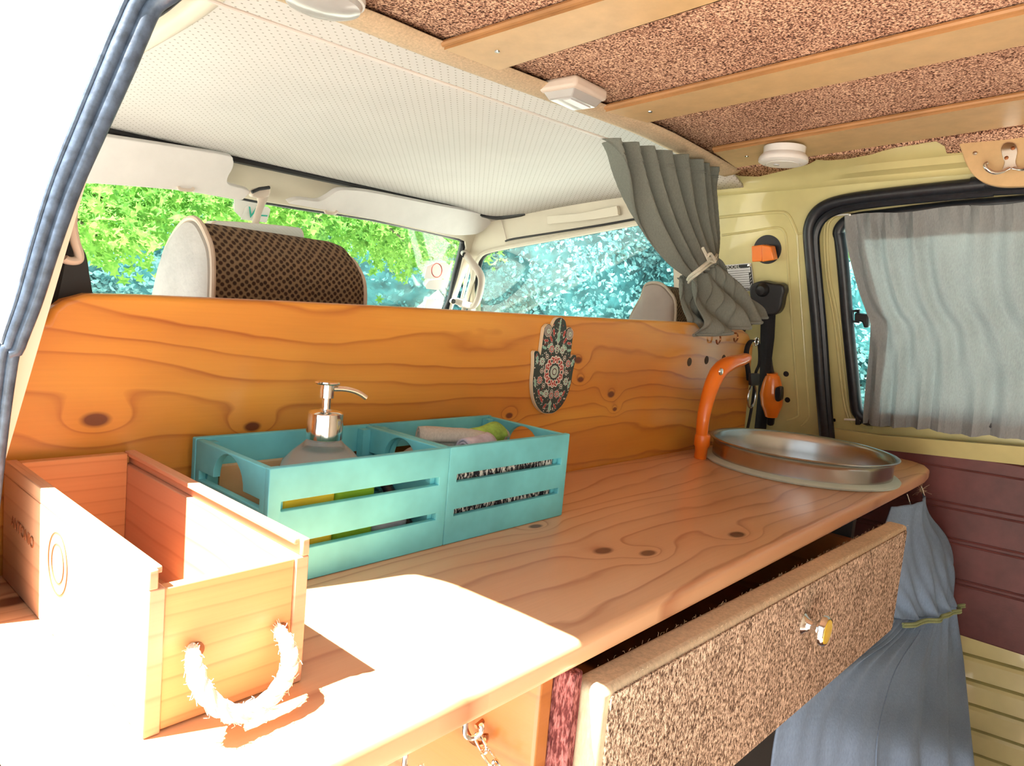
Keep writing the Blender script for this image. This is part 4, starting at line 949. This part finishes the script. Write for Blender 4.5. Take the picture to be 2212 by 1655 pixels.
obj('lens', MB().lathe([(.047, .009), (.044, .016), (.030, .021), (.0001, .023)], lc, (0, 0, -1), 48), 'clearplas', LP)
# hook board
HB = thing('hook_board', 'tan rounded board with a coat hook at the top right under the ceiling', 'board', PX(2160, 400, 1.588))
pb = [PX(x, y, 1.585) for x, y in [(2068, 300), (2078, 330), (2086, 352), (2100, 375), (2120, 391), (2145, 400), (2175, 403), (2212, 402)]]
pb = smooth(pb, 4) + [Vector((1.585, .0, 1.313)), Vector((1.585, .0, 1.435)), PX(2212, 272, 1.585)]
obj('board', MB().prism(pb, (.016, 0, 0)), 'slat', HB, bevel=.002)
ea = PX(2068, 299, 1.585); eb = Vector((1.585, 0, ea.z + (PX(2212, 272, 1.585).z - ea.z) / (ea.y - PX(2212, 272, 1.585).y) * ea.y)); obj('top_edging', MB().tube([ea, eb], .004, 8), 'burgundy', HB, label='mauve edging strip')
obj('screw', MB().lathe([(.0001, .002), (.0035, .0015), (.0045, 0)], PX(2106, 331, 1.585), (-1, 0, 0), 14), 'chrome', HB)
HK = thing('coat_hook', 'polished double coat hook screwed on the tan board at top right', 'hook', PX(2175, 355, 1.58))
hk = smooth([PX(x, y, 1.5845) for x, y in [(2182, 308), (2195, 313), (2199, 330), (2195, 350), (2200, 368), (2184, 366), (2166, 368), (2170, 352), (2165, 335), (2163, 322), (2170, 311)]], 4, True)
obj('back_plate', MB().prism(hk, (-.004, 0, 0)), 'chrome', HK, bevel=.0015)
def arm(pts): return MB().tube(smooth(pts, 6), [.0042] * 30 if False else .0036, 10)
obj('arm', arm([PX(2180, 364, 1.578), PX(2165, 371, 1.570), PX(2148, 373, 1.562), PX(2133, 366, 1.556), PX(2128, 356, 1.556), PX(2133, 352, 1.558)]), 'chrome', HK)
obj('arm', arm([PX(2190, 364, 1.578), PX(2203, 366, 1.570), PX(2220, 364, 1.562), PX(2236, 354, 1.556), PX(2240, 344, 1.556)]), 'chrome', HK)
mb = MB()
for x, y in [(2188, 320), (2174, 341)]: mb.lathe([(.0001, .002), (.003, .0016), (.0036, 0)], PX(x, y, 1.5805), (-1, 0, 0), 14)
obj('screw', mb, 'brass', HK)

# ------------------------------------------------------------------ cab: visors, mirror, handles, seats, stickers
def visor(pts, label, off):
    V = thing('sun_visor', label, 'sun visor', PG(pts[0][0], pts[0][1], off), 'white vinyl sun visors')
    ps = smooth([PG(x, y, off) for x, y in pts], 4, True); n = Vector((0, -1, -.58)).normalized()
    obj('visor_pad', MB().prism(ps, n * .018), 'visor', V, bevel=.007, seg=4); return V
v1 = visor([(120, 262), (215, 285), (340, 305), (480, 328), (497, 338), (496, 356), (485, 378), (490, 392), (525, 402), (533, 408), (522, 420), (505, 424), (400, 406), (300, 396), (200, 388), (110, 378)], 'left white sun visor, nearest the black door seal', .05)
v2 = visor([(618, 430), (640, 424), (680, 428), (700, 420), (722, 406), (745, 404), (800, 410), (920, 434), (1030, 456), (1052, 468), (1050, 480), (1030, 496), (1008, 501), (960, 500), (860, 479), (740, 455), (650, 438), (622, 433)], 'right white sun visor with the wavy left end, right of the mirror stem', .05)
for V, (x, y), (x2, y2) in ((v1, (385, 405), (418, 409)), (v2, (702, 456), (728, 459))):
    obj('visor_clip', MB().tube(smooth([PG(x, y - 2, .075), PG(x + 4, y + 4, .08), PG(x2 - 6, y2 + 2, .08), PG(x2, y2 - 2, .075)], 4), .004, 8), 'beige', V)
MR = thing('rear_view_mirror', 'beige framed rear view mirror hanging from the windscreen header', 'mirror', PY(555, 500, 1.60))
mpts = smooth([PY(x, y, 1.56) for x, y in [(452, 492), (458, 480), (472, 477), (555, 482), (640, 491), (652, 496), (657, 510), (655, 535), (640, 545), (470, 528), (452, 515)]], 4, True)
obj('mirror_housing', MB().prism(mpts, (0, .03, 0)), 'beige', MR, bevel=.006, seg=3)
cm = sum(mpts, Vector()) / len(mpts); obj('mirror_glass', MB().prism([cm + (q - cm) * .95 + Vector((0, -.006 + .12 * (q.z - cm.z), 0)) for q in mpts], (0, .002, 0)), 'mirror', MR)
stem = smooth([PY(548, 500, 1.585), PY(556, 465, 1.60), PY(566, 435, 1.62), PY(566, 415, 1.63)], 5); obj('stem', MB().tube(stem, list(np.interp(np.linspace(0, 1, len(stem)), [0, .6, .85, 1], [.008, .009, .016, .020])), 12, flat=.7), 'beige', MR)
mb = MB(); mb.prism([PY(x, y, 1.612) for x, y in [(543, 414), (552, 407), (580, 403), (586, 408), (583, 425), (570, 430), (546, 424)]], (0, .02, 0)); obj('stem_mount', mb, 'beige', MR, bevel=.004)
mb = MB(); mb.tube([PY(544, 415, 1.608), PY(560, 408, 1.608), PY(582, 405, 1.608)], .004, 8); obj('cap_gap', mb, 'black', MR)
def sticker(pts, mat, label, off=.004, tx=None, nm='windscreen_sticker'):
    T = thing(nm, label, 'sticker', PG(*pts[0], off), 'stickers on the windscreen')
    obj('paper', MB().prism([PG(x, y, off) for x, y in pts], (0, -.0008, 0)), mat, T); return T
s1_ = sticker([(520, 474), (530, 447), (536, 443), (578, 447), (584, 452), (582, 462), (575, 481)], 'white', 'white sticker with a green letter mark beside the mirror stem', .006)
sticker([(505, 428), (562, 436), (524, 474), (506, 456)], 'white', 'pale angled sticker corner left of the mirror stem')
from_m = text_mesh('V', .040, (1, 0, -.04), (0, -.5, 1), PG(531, 468, .010), .001); mb = MB(); from_mesh(mb, from_m); from_mesh(mb, text_mesh('/.', .036, (1, 0, -.04), (0, -.5, 1), PG(541, 467, .010), .001)); mb.prism([PG(x, y, .010) for x, y in [(564, 464), (578, 465), (577, 468), (563, 467)]], (0, -.0008, 0)); obj('green_print', mb, 'teal_ink', s1_, smooth=False)
s2_ = sticker([(916, 602), (922, 575), (936, 569), (957, 566), (968, 570), (972, 576), (962, 602)], 'white', 'upper white sticker with a printed circle at the right of the windscreen')
c2 = PG(943, 584, .03); mb = MB(); mb.tube([c2 + Vector((.022 * math.cos(t), -.5 * .020 * math.sin(t) * .0 - .001, .022 * math.sin(t))) for t in np.linspace(0, 2 * PI, 31)[:-1]], .0016, 6, True); obj('printed_circle', mb, 'h_red', s2_)
sticker([(918, 617), (926, 606), (945, 603), (961, 604), (956, 620), (947, 627), (921, 624)], 'white', 'middle white torn sticker at the right of the windscreen')
sticker([(915, 668), (922, 646), (952, 649), (958, 653), (952, 672)], 'white', 'lowest white label at the right of the windscreen, just above the pine board')
GH = thing('grab_handle', 'beige grab handle curving from the pillar right of the windscreen', 'handle', PG(1015, 665, .03))
ga = [PG(1003, 547, .015), PG(1006, 549, .06), PG(1018, 566, .13), PG(1033, 585, .19), PG(1040, 602, .21), PG(1038, 625, .21), PG(1032, 648, .19), PG(1022, 661, .16), PG(1003, 657, .10), PG(985, 650, .06), PG(978, 650, .015)]
obj('grip', MB().tube(smooth(ga, 6), .0125, 12, flat=.8), 'beige', GH)
for x, y in [(1003, 551), (979, 651)]: obj('handle_screw', MB().lathe([(.0001, .004), (.008, .003), (.009, 0)], PG(x, y, .075), (0, -1, 0), 14), 'black', GH)
mb = MB(); n = Vector((0, -1, -.3))
for x0_, w_ in [(1012, 6), (1024, 5)]: mb.tube([PG(x0_ + 6, 560, .012), PG(x0_ - 6 + 0, 610, .012), PG(x0_ - 18, 662, .012)], .0055, 8)
struct('trim_9', mb, 'cream')
VS = obj('door_pull', MB().prism(smooth([PW(x, y, .028) for x, y in [(1188, 470), (1192, 466), (1260, 460), (1330, 446), (1338, 447), (1340, 462), (1336, 466), (1260, 477), (1194, 483), (1188, 480)]], 3, True), Wn * .012), 'cream', bevel=.004, seg=3, label='slim cream grab strip above the cab door window', cat='grab strip')
struct('trim_10', MB().tube([PW(1075, 447, .026), PW(1090, 500, .026), PW(1095, 520, .026)], .0015, 6), 'beige')

def seat(xl, xr, yn, yf, zt, capmat, label, facing):
    T = thing('front_seat', label, 'seat', ((xl + xr) / 2, (yn + yf) / 2 + .15, 0), 'front seats beyond the pine board')
    D = yf - yn
    prof = [(yn + .012, .80), (yn + .002, .90), (yn, .96), (yn + .004, zt - .045), (yn + .022, zt - .018), (yn + .05, zt), (yn + .085, zt - .004), (yf - .03, zt - .035), (yf - .01, zt - .075), (yf, .96), (yf - .004, .90), (yf - .012, .80)]
    ps = smooth([Vector((0, a, b_)) for a, b_ in prof], 4)
    xs = [xl + .006, xl + .012] + list(np.linspace(xl + .03, xr - .035, 6)) + [xr - .018, xr - .006, xr]
    cy = (yn + yf) / 2
    def ins(x):
        d = min(x - xl, xr - x); return 1 - .10 * max(0, 1 - max(0, d) / .03) ** 2 * (1 if x > cy * 0 + (xl + xr) / 2 else .15)
    rows = [[Vector((x, cy + (p.y - cy) * ins(x), .86 + (p.z - .86) * ins(x))) for p in ps] for x in xs]
    hd = obj('headrest', MB().grid(rows), 'tweed', T)
    cap = [[Vector((x_, cy + (p.y - cy) * q, .90 + (p.z - .90) * q)) for p in ps] for x_, q in ((xl + .006, 1), (xl + .001, .985), (xl - .004, .9), (xl - .006, .6), (xl - .006, .01))]
    obj('end_cap', MB().grid(cap), capmat, hd, label='smooth leather end panel')
    cap = [[Vector((x_, cy + (p.y - cy) * q, .90 + (p.z - .90) * q)) for p in ps] for x_, q in ((xr, .9), (xr + .002, .01))]
    obj('end_cap', MB().grid(cap), capmat, hd)
    for x_, q in ((xl + .006, 1.0), (xr - .002, .90)): obj('piping', MB().tube([Vector((x_, cy + (p.y - cy) * (q + .015), .86 + (p.z - .86) * (q + .015))) for p in ps], .0035, 8), 'piping', hd)
    c = min((xl + xr) / 2, 1.41)
    mb = MB(); mb.box((c - .23, yn + .02, .40), (c + .23, yf - .02, .90)); obj('backrest', mb, 'tweed', T, bevel=.04, seg=4)
    mb = MB(); mb.box((c - .24, yf - .05, .30), (c + .24, yf + .42, .44)); obj('seat_cushion', mb, 'tweed', T, bevel=.04, seg=4)
    mb = MB(); mb.box((c - .18, yf - .02, 0), (c + .18, yf + .36, .30)); obj('seat_base', mb, 'black', T, bevel=.01)
seat(.383, .612, .815, .972, 1.066, 'lever', 'left front seat with a large tweed headrest and pale leather end, beyond the pine board', 0)
seat(1.462, 1.60, .815, .94, 1.082, 'taupe', 'right front seat whose tweed headrest peeks out left of the tied curtain', 0)
# driver's belt bracket by the left pillar
DB = thing('belt_guide', 'dark belt guide and bracket beside the left door pillar', 'seat belt', (.2, .70, .95))
mb = MB(); mb.prism(smooth([PY(x, y, .70) for x, y in [(168, 395), (170, 440), (166, 480), (172, 520), (186, 550), (193, 590), (194, 650), (110, 690), (90, 690), (120, 600), (140, 500), (155, 420)]], 3, True), (0, .03, 0)); obj('guide_cover', mb, 'black', DB, bevel=.005)
mb = MB(); mb.tube(smooth([PY(x, y, .685) for x, y in [(160, 430), (156, 480), (162, 520), (170, 545), (170, 560), (158, 564), (144, 562), (138, 558)]], 5), [.004] * 3 + [.006] * 33, 10, flat=.6); obj('bracket', mb, 'beige', DB)
mb = MB(); mb.grid([[PY(x, y, .69) for x, y in [(132, 500), (110, 600), (80, 700), (20, 960)]], [PY(x, y, .70) for x, y in [(150, 500), (132, 600), (110, 700), (60, 960)]]]); obj('webbing', mb, 'belt', DB, solid=.002)
# dispenser-like cream rail corner at the upper left edge of the headliner
struct('trim_11', MB().tube(smooth([Vector((.40, 1.64, 1.285)), Vector((.41, 1.3, 1.312)), Vector((.415, 1.0, 1.335)), Vector((.40, .86, 1.338))], 5), .016, 10), 'cream')

# ------------------------------------------------------------------ outside
struct('ground', MB().box((-40, -40, -.62), (60, 60, -.55)), 'ground', smooth=False)
def leaf_mesh(cents, nrm, size, star):
    n = len(cents); a = rng.normal(size=(n, 3)); t = np.cross(nrm, a); t /= np.linalg.norm(t, axis=1)[:, None] + 1e-9; b = np.cross(nrm, t); b /= np.linalg.norm(b, axis=1)[:, None] + 1e-9
    sz = (size * rng.uniform(.6, 1.35, n))[:, None]
    if star: uv = [(0, -.55), (.16, -.12), (.52, -.22), (.34, .08), (.56, .38), (.2, .26), (0, .66), (-.2, .26), (-.56, .38), (-.34, .08), (-.52, -.22), (-.16, -.12)]
    else: uv = [(0, -.6), (.34, -.12), (.26, .3), (0, .62), (-.28, .28), (-.34, -.14)]
    k = len(uv); V = np.zeros((n, k, 3))
    for i, (p, q) in enumerate(uv): V[:, i] = cents + t * p * sz + b * q * sz + nrm * (abs(p) * .35 * sz)
    return V.reshape(-1, 3), [tuple(range(i * k, i * k + k)) for i in range(n)]
def np_obj(name, V, F, mat, parent):
    base = np.array(wloc(parent)); me = bpy.data.meshes.new(name); me.from_pydata((V - base).tolist(), [], F); me.materials.append(m[mat])
    o = link(bpy.data.objects.new(name, me)); o.parent = parent; return o
def tree(x, y, h, cr, cz_, nleaf, size, mat, label, lobes=9):
    T = thing('tree', label, 'tree', (x, y, -.55), 'trees beyond the van windows')
    obj('trunk', MB().tube([(x, y, -.56), (x + .05, y, cz_ * .4), (x, y, cz_)], [.16, .13, .09], 10), 'bark', T)
    cs = []; rs_ = []
    for i in range(lobes):
        a = 2 * PI * i / lobes + rng.uniform(-.3, .3); e = rng.uniform(-.75, .9)
        cs.append([x + cr * .55 * math.cos(a) * math.cos(e), y + cr * .55 * math.sin(a) * math.cos(e), cz_ + h * .5 * math.sin(e)]); rs_.append(cr * rng.uniform(.42, .62))
    cs.append([x, y, cz_]); rs_.append(cr * .7); cs = np.array(cs); rs_ = np.array(rs_)
    toc = np.array([0, 0, 1.]) - np.array([x, y, cz_]); toc /= np.linalg.norm(toc)
    P_, N_ = [], []
    per = int(nleaf / len(cs))
    for c, r in zip(cs, rs_):
        d = rng.normal(size=(per * 3, 3)); d /= np.linalg.norm(d, axis=1)[:, None]; d = d[(d @ toc) > -.35][:per]
        bump_ = 1 + .16 * np.sin(d[:, 0] * 9 + c[0]) * np.sin(d[:, 1] * 8 + c[1]) * np.cos(d[:, 2] * 9) + rng.normal(size=len(d)) * .06
        P_.append(c + d * (r * bump_)[:, None]); nn = d + rng.normal(size=d.shape) * .55; nn[:, 2] += .35; N_.append(nn / np.linalg.norm(nn, axis=1)[:, None])
    V, F = leaf_mesh(np.concatenate(P_), np.concatenate(N_), size, False); np_obj('foliage', V, F, mat, T)
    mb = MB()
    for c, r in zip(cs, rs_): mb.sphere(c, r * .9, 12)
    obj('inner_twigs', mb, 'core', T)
specs = [(1.5, 11.0, 0, 'left edge of the windscreen view', 0), (4.0, 10.4, 0, 'behind the left headrest', 1), (6.8, 9.6, 0, 'just left of the windscreen stickers', 0), (8.6, 8.2, 1, 'left part of the cab door window', 0),
         (9.9, 7.0, 1, 'middle of the cab door window', 1), (11.6, 5.6, 1, 'right part of the cab door window, beside the tied curtain', 0), (10.5, 3.0, 1, 'seen through the gap beside the window curtain', 1)]
for i, (x, y, k, lb, lt) in enumerate(specs):
    dd = math.hypot(x, y); tree(x, y, 4.4, 2.5, 2.1 + .1 * k, 30000, .068, 'leaf_far2' if lt else 'leaf_far', '%s blue-green tree, %s' % ('pale' if lt else 'dense', lb))
# rear rank of taller trees closes the view
for i, (x, y) in enumerate([(3.5, 15.5), (8.8, 13.8), (13.5, 10.2), (16.3, 5.2)]):
    tree(x, y, 7, 3.8, 3.6, 18000, .11, 'leaf_far2', ['tallest back-row tree at the left of the windscreen view', 'back-row tree above the windscreen stickers', 'back-row tree behind the cab door window', 'back-row tree behind the right window gap'][i])
# near maple: branches reach in over the windscreen
NT_ = thing('maple_tree', 'bright lime green maple whose branches hang over the windscreen', 'tree', (-1.2, 6.2, -.55))
obj('trunk', MB().tube([(-1.2, 6.2, -.6), (-1.1, 6.2, 1.6), (-.9, 6.1, 3.2), (-.6, 6.0, 4.5)], [.2, .17, .13, .07], 12), 'bark', NT_)
cen = []; mb = MB(); rnd = random.Random(11)
def V3(px, py, y): return PY(px, py, y)
brs = [[(130, 395), (260, 440), (330, 470)], [(200, 380), (330, 410), (430, 445), (480, 470)], [(480, 400), (620, 430), (760, 480), (880, 545)], [(600, 420), (720, 470), (820, 520)], [(760, 440), (850, 500), (915, 560)], [(820, 470), (930, 510), (985, 530)], [(120, 440), (200, 500), (235, 530)], [(560, 430), (680, 470), (740, 500)], [(1820, 470), (1846, 540), (1850, 560)]]
for bi, br in enumerate(brs):
    yy = rnd.uniform(4.0, 5.6) if bi < 8 else 1.6
    ps = smooth([V3(x, y, yy + .1 * k) for k, (x, y) in enumerate(br)], 6); mb.tube(ps, list(np.linspace(.012, .004, len(ps))), 6)
    for p in ps[::1]:
        for k in range(40 if bi < 8 else 5):
            s_ = .13 if bi < 8 else .06
            cen.append([p.x + rnd.gauss(0, s_), p.y + rnd.gauss(0, .3 if bi < 8 else .1), p.z + rnd.gauss(.0, s_ * .62)])
for (x, y, n_, sx, sz) in [(240, 440, 700, .24, .12), (400, 435, 500, .30, .09), (210, 525, 200, .07, .05), (650, 450, 500, .32, .09), (800, 495, 600, .24, .10), (875, 560, 300, .07, .09), (925, 512, 260, .10, .06), (560, 450, 200, .2, .07)]:
    c = V3(x, y, 4.8)
    for k in range(n_): cen.append([c.x + rnd.gauss(0, sx), c.y + rnd.gauss(0, .35), c.z + rnd.gauss(0, sz)])
for k in range(1100):  # canopy above the windscreen top
    c = V3(rnd.uniform(100, 1010), rnd.uniform(250, 440), 5.0); cen.append([c.x, c.y + rnd.gauss(0, .4), c.z])
cen = np.array(cen); nn = rng.normal(size=cen.shape); nn[:, 1] -= .8; nn[:, 2] += .8; nn /= np.linalg.norm(nn, axis=1)[:, None]
V, F = leaf_mesh(cen, nn, .062, True); np_obj('foliage', V, F, 'leaf_near', NT_)
mb.tube([(-.9, 6.1, 3.2), (0, 5.4, 3.0), (1.2, 5.0, 2.6), (2.6, 4.8, 2.5)], [.06, .045, .03, .015], 8)
obj('branches', mb, 'bark', NT_)
